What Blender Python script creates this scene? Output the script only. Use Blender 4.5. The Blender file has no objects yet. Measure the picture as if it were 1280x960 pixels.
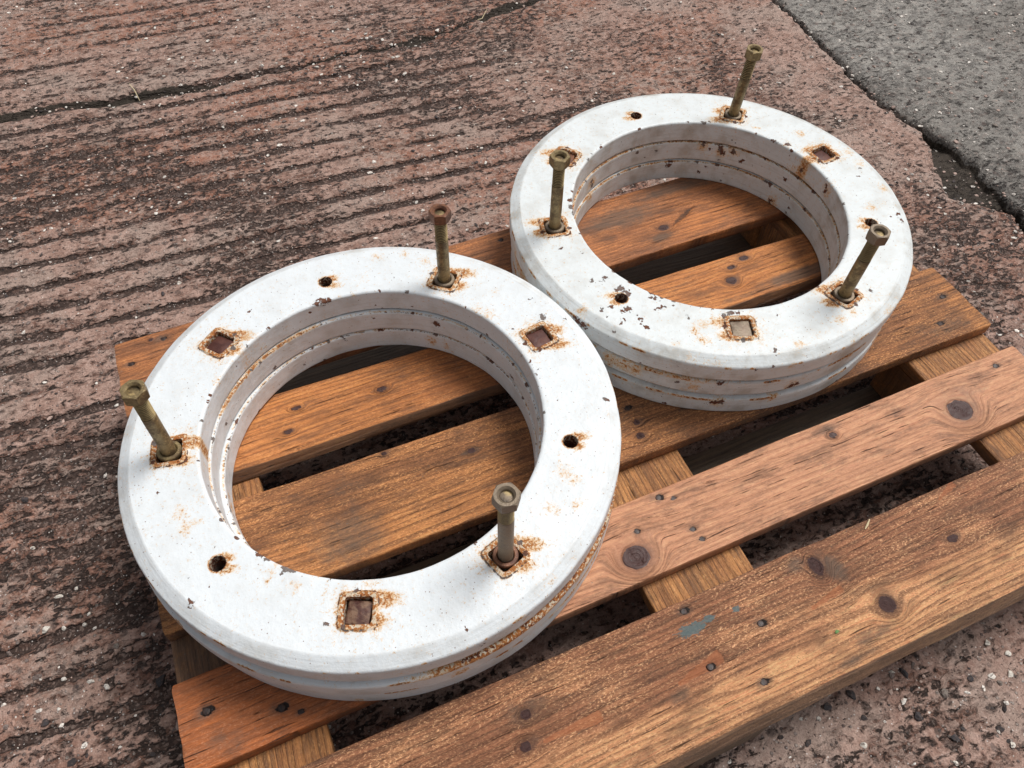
import bpy, bmesh, math, random
import numpy as np
from mathutils import Vector, Matrix
R_ = math.radians
rng = np.random.default_rng(7); random.seed(7)
scn = bpy.context.scene
COL = scn.collection

# ---------------------------------------------------------------- camera, sky, sun, exposure
cd = bpy.data.cameras.new('camera'); cam = bpy.data.objects.new('camera', cd); COL.objects.link(cam)
cam.location = (0.2383, -0.2509, 0.8749)
cam.rotation_euler = (0.6246, -0.0125, -0.4077)
cd.sensor_width = 36; cd.lens = 969.0 / 1280 * 36
cd.clip_start = 0.02; cd.clip_end = 200
scn.camera = cam
SUN_EL, SUN_AZ = R_(62), R_(76)           # azimuth from +Y towards +X
w = bpy.data.worlds.new('World'); scn.world = w; w.use_nodes = True
nt = w.node_tree; bg = nt.nodes['Background']
sky = nt.nodes.new('ShaderNodeTexSky'); sky.sky_type = 'NISHITA'; sky.sun_disc = False
sky.sun_elevation = SUN_EL; sky.sun_rotation = SUN_AZ; sky.dust_density = 4.0; sky.air_density = 1.0
hs = nt.nodes.new('ShaderNodeHueSaturation'); hs.inputs['Saturation'].default_value = 0.22
nt.links.new(sky.outputs[0], hs.inputs['Color']); nt.links.new(hs.outputs[0], bg.inputs['Color'])
bg.inputs['Strength'].default_value = 0.080
sl = bpy.data.lights.new('sun', 'SUN'); sl.energy = 2.7; sl.angle = R_(24); sl.color = (1, 0.975, 0.94)
so = bpy.data.objects.new('sun', sl); COL.objects.link(so)
sd = Vector((math.sin(SUN_AZ) * math.cos(SUN_EL), math.cos(SUN_AZ) * math.cos(SUN_EL), math.sin(SUN_EL)))
so.rotation_euler = sd.to_track_quat('Z', 'Y').to_euler()
scn.view_settings.view_transform = 'Standard'; scn.view_settings.look = 'None'
scn.view_settings.exposure = -0.01; scn.view_settings.gamma = 1.0
scn.view_settings.use_curve_mapping = False

# ---------------------------------------------------------------- helpers
def lin(r, g, b):
    f = lambda c: (c / 255 / 12.92) if c < 10.3 else (((c / 255) + .055) / 1.055) ** 2.4
    return (f(r), f(g), f(b), 1)

TB = [rng.random((256, 256)) for _ in range(12)]
def vn(x, y, s=0):
    T = TB[s % 12]
    xi = np.floor(x).astype(int); yi = np.floor(y).astype(int)
    u = x - xi; v = y - yi; u = u * u * (3 - 2 * u); v = v * v * (3 - 2 * v)
    a, b, c, d = xi & 255, (xi + 1) & 255, yi & 255, (yi + 1) & 255
    return (T[a, c] * (1 - u) + T[b, c] * u) * (1 - v) + (T[a, d] * (1 - u) + T[b, d] * u) * v
def fbm(x, y, s=0, o=4, g=.5):
    t = 0; A = 1; n = 0
    for i in range(o):
        t = t + A * vn(x * 2 ** i + 17.3 * i, y * 2 ** i + 5.1 * i, s + i); n += A; A *= g
    return t / n
def sst(x, a, b):
    t = np.clip((x - a) / (b - a), 0, 1); return t * t * (3 - 2 * t)

def make_mesh(name, V, F, smooth=True, angle=35, attrs=None):
    """V (n,3) array, F list of (m,k) int arrays"""
    me = bpy.data.meshes.new(name)
    V = np.asarray(V, np.float32)
    Fs = [np.asarray(f, np.int32) for f in F if len(f)]
    me.vertices.add(len(V)); me.vertices.foreach_set('co', V.ravel())
    nl = sum(f.size for f in Fs); npoly = sum(len(f) for f in Fs)
    me.loops.add(nl); me.polygons.add(npoly)
    me.loops.foreach_set('vertex_index', np.concatenate([f.ravel() for f in Fs]))
    tot = np.concatenate([np.full(len(f), f.shape[1], np.int32) for f in Fs])
    st = np.concatenate([[0], np.cumsum(tot)[:-1]]).astype(np.int32)
    me.polygons.foreach_set('loop_start', st); me.polygons.foreach_set('loop_total', tot)
    me.update(calc_edges=True); me.validate()
    if smooth:
        me.polygons.foreach_set('use_smooth', np.ones(len(me.polygons), bool))
        me.set_sharp_from_angle(angle=R_(angle))
    for k, a in (attrs or {}).items(): set_attr(me, k, a)
    return me
def set_attr(me, k, a):
    at = me.attributes.new(k, 'FLOAT', 'POINT'); at.data.foreach_set('value', np.asarray(a, np.float32))
def get_co(me):
    c = np.empty(len(me.vertices) * 3, np.float32); me.vertices.foreach_get('co', c); return c.reshape(-1, 3)
def link(name, me, mat=None, parent=None, loc=None, rot=None):
    o = bpy.data.objects.new(name, me); COL.objects.link(o)
    if mat and not me.materials: me.materials.append(mat)
    if parent: o.parent = parent
    if loc is not None: o.location = loc
    if rot is not None: o.rotation_euler = rot
    return o
def empty(name, loc, label, cat, group=None):
    o = bpy.data.objects.new(name, None); COL.objects.link(o); o.location = loc; o.empty_display_size = .05
    tag(o, label, cat, group); return o
def tag(o, label=None, cat=None, group=None, kind=None):
    if label: o['label'] = label
    if cat: o['category'] = cat
    if group: o['group'] = group
    if kind: o['kind'] = kind
    return o

# ---- node helper
class NT:
    def __init__(s, name):
        s.m = bpy.data.materials.new(name); s.m.use_nodes = True; s.t = s.m.node_tree
        s.b = s.t.nodes['Principled BSDF']; s.oc = s.t.nodes.new('ShaderNodeTexCoord').outputs['Object']
    def put(s, sock, v):
        if v is None: return
        if isinstance(v, bpy.types.NodeSocket): s.t.links.new(v, sock)
        else: sock.default_value = v
    def M(s, op, a, b=None, c=None, clamp=False):
        n = s.t.nodes.new('ShaderNodeMath'); n.operation = op; n.use_clamp = clamp
        for i, v in enumerate((a, b, c)): s.put(n.inputs[i], v)
        return n.outputs[0]
    def mix(s, f, a, b, mode='MIX'):
        n = s.t.nodes.new('ShaderNodeMix'); n.data_type = 'RGBA'; n.blend_type = mode
        s.put(n.inputs[0], f); s.put(n.inputs[6], a); s.put(n.inputs[7], b); return n.outputs[2]
    def noise(s, vec, scale, det=3, rough=.55, dist=0, dim='3D'):
        n = s.t.nodes.new('ShaderNodeTexNoise'); n.noise_dimensions = dim
        s.put(n.inputs['Vector'], vec)
        n.inputs['Scale'].default_value = scale; n.inputs['Detail'].default_value = det
        n.inputs['Roughness'].default_value = rough; n.inputs['Distortion'].default_value = dist
        return n.outputs[0]
    def vor(s, vec, scale, feat='F1', out='Distance', rnd=1):
        n = s.t.nodes.new('ShaderNodeTexVoronoi'); n.feature = feat; s.put(n.inputs['Vector'], vec)
        n.inputs['Scale'].default_value = scale; n.inputs['Randomness'].default_value = rnd
        return n.outputs[out]
    def st(s, v, a, b, lo=0, hi=1):
        n = s.t.nodes.new('ShaderNodeMapRange'); n.interpolation_type = 'SMOOTHSTEP'
        s.put(n.inputs[0], v); s.put(n.inputs[1], a); s.put(n.inputs[2], b); n.inputs[3].default_value = lo; n.inputs[4].default_value = hi
        return n.outputs[0]
    def at(s, k):
        n = s.t.nodes.new('ShaderNodeAttribute'); n.attribute_name = k; return n.outputs['Fac']
    def atc(s, k):
        n = s.t.nodes.new('ShaderNodeAttribute'); n.attribute_name = k; return n.outputs['Color']
    def xyz(s, v):
        n = s.t.nodes.new('ShaderNodeSeparateXYZ'); s.put(n.inputs[0], v); return n.outputs
    def vec(s, x, y, z=0.0):
        n = s.t.nodes.new('ShaderNodeCombineXYZ'); s.put(n.inputs[0], x); s.put(n.inputs[1], y); s.put(n.inputs[2], z); return n.outputs[0]
    def n_map(s, v, sc):
        n = s.t.nodes.new('ShaderNodeMapping'); s.put(n.inputs['Vector'], v); n.inputs['Scale'].default_value = sc; return n.outputs[0]
    def warped(s, v, scale, amt):
        q = s.t.nodes.new('ShaderNodeTexNoise'); s.put(q.inputs['Vector'], v); q.inputs['Scale'].default_value = scale; q.inputs['Detail'].default_value = 3
        m = s.t.nodes.new('ShaderNodeVectorMath'); m.operation = 'MULTIPLY_ADD'; s.put(m.inputs[0], q.outputs['Color']); m.inputs[1].default_value = (amt,) * 3; s.put(m.inputs[2], v); return m.outputs[0]
    def rnd(s):
        return s.t.nodes.new('ShaderNodeObjectInfo').outputs['Random']
    def bump(s, h, dist, strength=1, prev=None):
        n = s.t.nodes.new('ShaderNodeBump'); s.put(n.inputs['Height'], h)
        n.inputs['Distance'].default_value = dist; n.inputs['Strength'].default_value = strength
        if prev: s.put(n.inputs['Normal'], prev)
        return n.outputs[0]
    def done(s, col, rough=.7, metal=0.0, normal=None, spec=.5):
        s.put(s.b.inputs['Base Color'], col); s.put(s.b.inputs['Roughness'], rough)
        s.put(s.b.inputs['Metallic'], metal); s.put(s.b.inputs['Specular IOR Level'], spec)
        if normal: s.put(s.b.inputs['Normal'], normal)
        return s.m

# ---------------------------------------------------------------- materials
def mat_concrete(name, grey=False):
    t = NT(name); oc = t.oc
    gro = t.at('groove'); pit = t.at('pit'); red = t.at('red')
    warp = t.noise(oc, 30, 2)
    big = t.noise(oc, 3.2, 4, .6)
    mid = t.noise(oc, 42, 5, .68, .6)
    mid2 = t.noise(oc, 95, 4, .65, .4)
    fine = t.noise(oc, 420, 3, .7)
    if grey:
        base = t.mix(t.st(mid, .35, .65), lin(118, 114, 110), lin(162, 157, 150))
        base = t.mix(t.M('MULTIPLY', t.st(big, .4, .62), .6), base, lin(112, 106, 100))
        darkc, brown, brown2, dark2 = lin(62, 58, 56), lin(112, 106, 100), lin(90, 84, 80), lin(84, 78, 74)
    else:
        base = t.mix(t.st(mid, .36, .62), lin(148, 117, 104), lin(180, 150, 137))
        base = t.mix(t.M('MULTIPLY', t.st(t.noise(oc, 7, 4, .6), .45, .6), .65), base, lin(168, 149, 138))
        org = t.M('MULTIPLY', red, t.st(t.noise(oc, 65, 5, .7), .40, .60))
        base = t.mix(t.M('MULTIPLY', org, .7), base, lin(154, 100, 76))
        darkc, brown, brown2, dark2 = lin(52, 42, 38), lin(122, 84, 69), lin(96, 67, 55), lin(74, 60, 54)
    # exposed matrix: brown then dark, blotches drawn out along the ridges
    an = t.n_map(oc, (.55, 1.0, 1.0))
    b1 = t.noise(an, 52, 2.5, .55, .5); b2 = t.noise(an, 125, 2, .55, .5); b3 = t.noise(oc, 290, 4, .75)
    e = t.M('ADD', t.M('MULTIPLY', gro, .30), t.M('MULTIPLY', t.M('SUBTRACT', pit, .45), .095))
    k1 = t.M('ADD', t.M('ADD', t.M('MULTIPLY', b1, .50), t.M('MULTIPLY', b2, .50)), e)
    k1 = t.M('ADD', k1, t.M('MULTIPLY', t.M('SUBTRACT', b3, .5), .16))
    c = t.mix(t.M('MULTIPLY', t.st(k1, .560, .578), .78), base, t.mix(t.st(b3, .4, .6), brown, brown2))
    k2 = t.M('ADD', t.M('ADD', t.M('MULTIPLY', b2, .62), t.M('MULTIPLY', t.noise(an, 60, 2, .5, .5), .38)), e)
    k2 = t.M('ADD', k2, t.M('MULTIPLY', t.M('SUBTRACT', b3, .5), .14))
    c = t.mix(t.M('MULTIPLY', t.st(k2, .572, .588), .92), c, t.mix(t.st(b3, .42, .6), darkc, dark2))
    # round dark stone tops and holes, 6 to 14 mm
    vcb = t.xyz(t.vor(t.warped(oc, 60, .006), 62, 'F1', 'Color')); vdb = t.vor(t.warped(oc, 60, .006), 62)
    hole = t.M('MULTIPLY', t.st(vdb, .42, .30), t.M('GREATER_THAN', t.M('ADD', vcb[0], t.M('MULTIPLY', pit, .12)), .86))
    c = t.mix(t.M('MULTIPLY', hole, .72), c, t.mix(vcb[1], darkc, lin(112, 96, 90)))
    # granular matrix: every grain has its own tone, coarser and darker where the skin is worn off
    wv = t.warped(oc, 240, .004)
    ga = t.xyz(t.vor(t.n_map(wv, (.75, 1, 1)), 175, 'F1', 'Color')); gb = t.xyz(t.vor(wv, 360, 'F1', 'Color'))
    wear = t.st(k1, .50, .60)
    c = t.mix(t.M('MULTIPLY', t.M('MULTIPLY', t.st(ga[0], .62, .74), t.M('MULTIPLY_ADD', wear, .22, .05)), 1.0), c, darkc)
    c = t.mix(t.M('MULTIPLY', t.st(ga[1], .74, .84), t.M('MULTIPLY_ADD', wear, .05, .16)), c, t.mix(ga[2], brown, lin(188, 160, 148)))
    c = t.mix(t.M('MULTIPLY', t.st(gb[0], .78, .86), .20), c, brown2)
    c = t.mix(t.M('MULTIPLY', t.st(gb[1], .80, .88), .25), c, lin(196, 172, 160) if not grey else lin(172, 168, 162))
    # aggregate set in the surface, each stone with its own tone
    vc = t.vor(oc, 150, 'F1', 'Color'); vd = t.vor(oc, 150)
    sx = t.xyz(vc)
    agg = t.M('MULTIPLY', t.st(vd, .36, .26), t.M('GREATER_THAN', sx[0], .80))
    aggc = t.mix(t.st(sx[1], .3, .9), lin(70, 62, 62), lin(170, 158, 150))
    c = t.mix(t.M('MULTIPLY', agg, .75), c, aggc)
    vc2 = t.vor(oc, 330, 'F1', 'Color'); vd2 = t.vor(oc, 330); s2 = t.xyz(vc2)
    sp = t.M('MULTIPLY', t.st(vd2, .38, .2), t.M('GREATER_THAN', s2[0], .95))
    c = t.mix(t.M('MULTIPLY', sp, .9), c, lin(222, 214, 208))
    sp2 = t.M('MULTIPLY', t.st(vd2, .42, .25), t.M('GREATER_THAN', s2[1], .84))
    c = t.mix(t.M('MULTIPLY', sp2, .7), c, lin(60, 50, 48))
    c = t.mix(.55, c, t.mix(fine, (.05, .05, .05, 1), (1.0, 1.0, 1.0, 1)), 'OVERLAY')
    soil = t.at('soil')
    dirtc = t.mix(t.noise(oc, 300, 4, .7), lin(38, 32, 27), lin(84, 74, 64))
    c = t.mix(t.st(t.M('ADD', soil, t.M('MULTIPLY', t.M('SUBTRACT', mid2, .5), .8)), .42, .58), c, dirtc)
    h = t.M('ADD', t.M('ADD', t.M('MULTIPLY', t.st(k2, .52, .68), -1.1), t.M('ADD', t.M('MULTIPLY', agg, .5), t.M('MULTIPLY', t.st(k1, .46, .6), -.7))),
            t.M('ADD', t.M('MULTIPLY', fine, .45), t.M('MULTIPLY', mid2, .9)))
    n = t.bump(h, .0045, 1)
    return t.done(c, .82, 0.0, n, .35)

def mat_stone():
    t = NT('pebble_stone'); c = t.atc('tint')
    gp_ = t.t.nodes.new('ShaderNodeNewGeometry').outputs['Position']
    n = t.noise(gp_, 420, 4, .7)
    c = t.mix(.75, c, t.mix(n, (.12, .12, .12, 1), (.92, .92, .92, 1)), 'OVERLAY')
    c = t.mix(t.M('MULTIPLY', t.st(t.noise(gp_, 260, 4, .7), .52, .60), .8), c, lin(92, 76, 70))
    return t.done(c, .7, 0.0, t.bump(n, .0012), .4)
def mat_flat(name, col, rough=.6, metal=0.0, var=.3, scale=200, bump=.0005):
    t = NT(name); n = t.noise(t.oc, scale, 4, .65)
    c = t.mix(var, lin(*col), t.mix(n, (.1, .1, .1, 1), (1, 1, 1, 1)), 'OVERLAY')
    return t.done(c, rough, metal, t.bump(n, bump))

def mat_wood(name, c_a, c_b, c_dark, rough_saw=.5, weather=0.0, grimek=.5, lines=1.0):
    """grain runs along local X; attributes v (grain coordinate), knot, stain, tone, iron"""
    t = NT(name); x, y, z = t.xyz(t.oc)[0:3]
    v = t.at('grain'); tone = t.at('tone'); knot = t.at('knot'); stain = t.at('stain'); iron = t.at('iron'); paint = t.at('bluepaint'); core = t.at('core')
    seed = t.at('seed')
    X = t.M('ADD', x, seed)
    # growth rings: slow bands + narrow latewood lines
    gv = t.vec(t.M('MULTIPLY', X, 1.3), t.M('MULTIPLY', v, 105), z)
    g1 = t.noise(gv, 1.0, 2, .5)
    ph = t.M('ADD', t.M('MULTIPLY', v, 125), t.M('MULTIPLY', t.noise(t.vec(t.M('MULTIPLY', X, 2.0), t.M('MULTIPLY', v, 18), z), 1, 2), 5.0))
    fr = t.M('FRACT', ph)
    late = t.M('MULTIPLY', t.st(fr, .45, .90), t.st(fr, 1.0, .93))
    fib = t.noise(t.vec(t.M('MULTIPLY', X, 28), t.M('MULTIPLY', v, 620), t.M('MULTIPLY', z, 300)), 1.0, 4, .65)
    fibb = t.noise(t.vec(t.M('MULTIPLY', X, 9), t.M('MULTIPLY', v, 230), t.M('MULTIPLY', z, 200)), 1.0, 3, .6)
    fw = t.M('MULTIPLY', t.M('SUBTRACT', t.noise(t.vec(t.M('MULTIPLY', X, 40), t.M('MULTIPLY', y, 90), z), 1, 3), .5), .016)
    fleck = t.noise(t.vec(t.M('MULTIPLY', t.M('ADD', t.M('ADD', X, fw), t.M('MULTIPLY', y, .6)), 300), t.M('MULTIPLY', t.M('ADD', y, t.M('MULTIPLY', fw, .5)), 560), t.M('MULTIPLY', z, 300)), 1.0, 5, .75)
    cloud = t.noise(t.vec(t.M('MULTIPLY', X, 9), t.M('MULTIPLY', y, 26), z), 1.0, 5, .65)
    grime = t.noise(t.vec(t.M('ADD', t.M('MULTIPLY', X, 15), 7.3), t.M('MULTIPLY', v, 48), z), 1.0, 6, .72)
    tn = t.st(t.M('ADD', tone, t.M('MULTIPLY', t.M('SUBTRACT', cloud, .5), 1.3)), .15, .85)
    c = t.mix(tn, lin(*c_a), lin(*c_b))
    c = t.mix(t.M('MULTIPLY', t.st(g1, .40, .66), .38 * lines), c, lin(*c_dark))
    c = t.mix(t.M('MULTIPLY', late, .50 * lines), c, lin(*c_dark))
    c = t.mix(.85 * min(1, .45 + .55 * lines), c, t.mix(fib, (.0, .0, .0, 1), (1, .98, .95, 1)), 'OVERLAY')
    c = t.mix(.5, c, t.mix(fibb, (.15, .15, .15, 1), (.9, .9, .9, 1)), 'OVERLAY')
    fl = t.M('MULTIPLY', t.st(fleck, .50, .66), t.M('MULTIPLY', t.M('ADD', t.st(cloud, .35, .7), .35), rough_saw))
    c = t.mix(fl, c, lin(*[min(255, q * 1.0) for q in (c_b[0] + 28, c_b[1] + 32, c_b[2] + 30)]))
    fd = t.M('MULTIPLY', t.st(fleck, .45, .32), rough_saw)
    c = t.mix(t.M('MULTIPLY', fd, .7), c, lin(*[q * .68 for q in c_dark]))
    c = t.mix(t.M('MULTIPLY', t.st(grime, .46, .68), grimek), c, t.mix(fib, lin(58, 38, 28), lin(116, 84, 64)))
    c = t.mix(.5, c, t.mix(t.noise(t.vec(t.M('MULTIPLY', X, 90), t.M('MULTIPLY', y, 240), z), 1, 4, .7), (.02, .02, .02, 1), (.98, .98, .98, 1)), 'OVERLAY')
    # cracks along the grain and saw tears across it
    ck = t.st(t.noise(t.vec(t.M('MULTIPLY', X, 14), t.M('MULTIPLY', v, 330), z), 1, 3, .6), .36, .30)
    c = t.mix(t.M('MULTIPLY', ck, .75), c, lin(54, 32, 22))
    tear = t.M('MULTIPLY', t.st(t.noise(t.vec(t.M('MULTIPLY', t.M('ADD', X, t.M('MULTIPLY', y, .5)), 210), t.M('MULTIPLY', y, 65), z), 1, 3, .6), .34, .28), t.st(t.noise(t.oc, 22, 3), .5, .62))
    c = t.mix(t.M('MULTIPLY', tear, .6), c, lin(70, 45, 32))
    # grey weathering
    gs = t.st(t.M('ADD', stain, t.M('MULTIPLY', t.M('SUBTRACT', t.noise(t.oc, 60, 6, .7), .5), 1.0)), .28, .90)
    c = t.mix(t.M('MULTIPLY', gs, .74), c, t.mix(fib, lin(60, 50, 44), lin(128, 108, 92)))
    if weather: c = t.mix(weather, c, t.mix(fibb, lin(48, 42, 38), lin(150, 134, 116)))
    tornm = t.st(t.M('ADD', t.at('torn'), t.M('MULTIPLY', t.M('SUBTRACT', t.noise(t.oc, 150, 4), .5), .5)), .46, .54)
    c = t.mix(t.M('MULTIPLY', tornm, .62), c, t.mix(fib, lin(150, 86, 54), lin(204, 128, 84)))
    # knots
    kn = t.noise(t.oc, 260, 3)
    kr = t.noise(t.vec(0.0, t.M('MULTIPLY', v, 900), 0.0), 1, 2)
    kn = t.M('ADD', t.M('MULTIPLY', kn, .5), t.M('MULTIPLY', kr, .6))
    c = t.mix(t.M('MULTIPLY', knot, .55), c, lin(*[q * .95 for q in c_dark]))
    c = t.mix(t.st(core, .35, .6), c, t.mix(kn, lin(48, 30, 31), lin(88, 58, 52)))
    c = t.mix(t.st(iron, .3, .8), c, lin(34, 24, 21))
    pn = t.st(t.M('ADD', paint, t.M('MULTIPLY', t.M('SUBTRACT', t.noise(t.vec(t.M('MULTIPLY', x, 160), t.M('MULTIPLY', y, 330), z), 1, 4, .7), .5), 3.2)), .55, .66)
    c = t.mix(t.M('MULTIPLY', pn, .88), c, t.mix(fleck, lin(70, 88, 92), lin(118, 138, 138)))
    h = t.M('ADD', t.M('ADD', t.M('MULTIPLY', fib, .5), t.M('MULTIPLY', fleck, .9 * rough_saw)),
            t.M('ADD', t.M('MULTIPLY', late, .25), t.M('MULTIPLY', ck, -1.2)))
    h = t.M('ADD', h, t.M('MULTIPLY', t.M('MULTIPLY', kn, core), .8))
    n = t.bump(h, .0022, 1)
    return t.done(c, t.st(core, .2, .6, .56, .40), 0.0, n, .45)

def mat_paint(name, dirty=.2, tint=(232, 234, 234), spots=.5):
    t = NT(name); oc = t.oc
    rust = t.at('rust'); chip_shade = t.at('chip_shade'); wall = t.at('wall')
    n1 = t.noise(oc, 26, 5, .6); n2 = t.noise(oc, 130, 4, .65); n3 = t.noise(oc, 520, 4, .75); n4 = t.noise(oc, 270, 4, .7)
    tang = t.noise(t.vec(t.M('MULTIPLY', t.at('arc'), 14), t.M('MULTIPLY', t.xyz(oc)[2], 420), t.M('MULTIPLY', t.at('rad'), 420)), 1, 4, .6)
    c = lin(*tint)
    c = t.mix(t.M('MULTIPLY', t.M('MULTIPLY', t.st(n1, .42, .72), t.M('ADD', .6, wall)), dirty), c, lin(172, 165, 152))
    c = t.mix(t.M('MULTIPLY', t.st(n2, .52, .72), dirty * .8), c, lin(196, 192, 184))
    c = t.mix(t.M('MULTIPLY', t.M('MULTIPLY', t.st(tang, .50, .70), wall), .08 + dirty * .35), c, lin(150, 146, 138))
    # pin-prick rust specks everywhere, gathered in clusters
    v = t.vor(oc, 260); vcol = t.xyz(t.vor(oc, 260, 'F1', 'Color'))
    cl = t.st(t.noise(oc, 14, 3), .42, .68)
    sp = t.M('MULTIPLY', t.st(v, .22, .12), t.M('GREATER_THAN', t.M('ADD', vcol[0], t.M('MULTIPLY', cl, .22 * spots)), .985 - .03 * spots))
    c = t.mix(t.M('MULTIPLY', sp, .75), c, lin(120, 84, 60))
    k = t.M('ADD', rust, t.M('ADD', t.M('MULTIPLY', t.M('SUBTRACT', n2, .5), .6), t.M('ADD', t.M('MULTIPLY', t.M('SUBTRACT', n4, .5), 1.3), t.M('MULTIPLY', t.M('SUBTRACT', n3, .5), .9))))
    c = t.mix(t.M('MULTIPLY', t.st(rust, .06, .60), .42), c, lin(224, 182, 124))
    c = t.mix(t.M('MULTIPLY', t.st(k, .14, .50), .80), c, lin(222, 176, 112))
    c = t.mix(t.M('MULTIPLY', t.st(k, .42, .60), .92), c, t.mix(t.noise(oc, 300, 3), lin(160, 86, 36), lin(206, 134, 66)))
    c = t.mix(t.st(k, .80, 1.0), c, t.mix(n3, lin(66, 36, 27), lin(118, 62, 40)))
    # flaked white islands left on the rust
    isl = t.M('MULTIPLY', t.st(t.noise(oc, 300, 3, .6), .50, .58), t.M('MULTIPLY', t.st(rust, .50, .62), t.st(rust, 1.2, 1.05)))
    c = t.mix(t.M('MULTIPLY', isl, .85), c, lin(232, 220, 196))
    kc = t.M('ADD', chip_shade, t.M('ADD', t.M('MULTIPLY', t.M('SUBTRACT', n4, .5), 2.0), t.M('MULTIPLY', t.M('SUBTRACT', n3, .5), .8)))
    cm = t.st(kc, .50, .56)
    c = t.mix(cm, c, t.mix(t.st(n1, .42, .56), t.mix(n3, lin(78, 44, 32), lin(132, 88, 66)), t.mix(n3, lin(92, 82, 78), lin(140, 130, 124))))
    h = t.M('ADD', t.M('ADD', t.M('MULTIPLY', t.st(k, .5, .8), -.8), t.M('MULTIPLY', cm, -1.0)),
            t.M('ADD', t.M('MULTIPLY', n1, 1.6), t.M('ADD', t.M('MULTIPLY', n2, .5), t.M('MULTIPLY', t.M('MULTIPLY', tang, wall), .25))))
    h = t.M('ADD', h, t.M('MULTIPLY', t.M('MULTIPLY', n3, t.st(k, .4, .7)), .8))
    n = t.bump(h, .0011, 1)
    return t.done(c, t.st(t.M('MAXIMUM', k, kc), .35, .6, .42, .85), 0.0, n, .4)

def mat_bolt(name, c1, c2, c3, metal=.75):
    t = NT(name); oc = t.oc
    n1 = t.noise(oc, 70, 4, .65); n2 = t.noise(oc, 380, 4, .7)
    c = t.mix(t.st(n1, .42, .62), lin(*c1), lin(*c2))
    c = t.mix(t.st(n2, .55, .72), c, lin(*c3))
    c = t.mix(.4, c, t.mix(n2, (.15, .15, .15, 1), (.9, .9, .9, 1)), 'OVERLAY')
    c = t.mix(t.M('MULTIPLY', t.at('valley'), .85), c, lin(46, 36, 28)); c = t.mix(t.M('MULTIPLY', t.at('crest'), .9), c, lin(214, 188, 132))  # grimy valleys and brassy crests, coloured to carry the thread shading
    return t.done(c, t.st(n1, .3, .7, .38, .62), metal, t.bump(t.M('ADD', n2, n1), .0005))

# ---------------------------------------------------------------- GROUND (red brown tamped concrete, grey concrete beyond a broken joint)
GZ = -0.144
JY = np.array([-20, .2, .371, .418, .448, .506, .574, .629, .695, .779, .876, 1.001, 1.082, 1.275, 1.6, 20])
JX = np.array([1.60, 1.60, 1.592, 1.608, 1.585, 1.530, 1.560, 1.597, 1.615, 1.600, 1.600, 1.617, 1.620, 1.635, 1.66, 2.4])
KY = np.array([-20, .2, .371, .405, .429, .494, .565, .643, .692, .73, 20]); KX = np.array([.010, .012, .020, .018, .02, .092, .09, .040, .014, .006, .006])
CRX = np.array([-.6, -.187, -.123, -.041, .038, .073, .192, .26, .368, .441, .5, .578, .652, .731, .819, .913, 1.054, 1.25, 1.35])
CRY = np.array([1.50, 1.489, 1.493, 1.491, 1.452, 1.463, 1.453, 1.441, 1.441, 1.435, 1.446, 1.45, 1.438, 1.435, 1.452, 1.477, 1.502, 1.49, 1.50])
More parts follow.
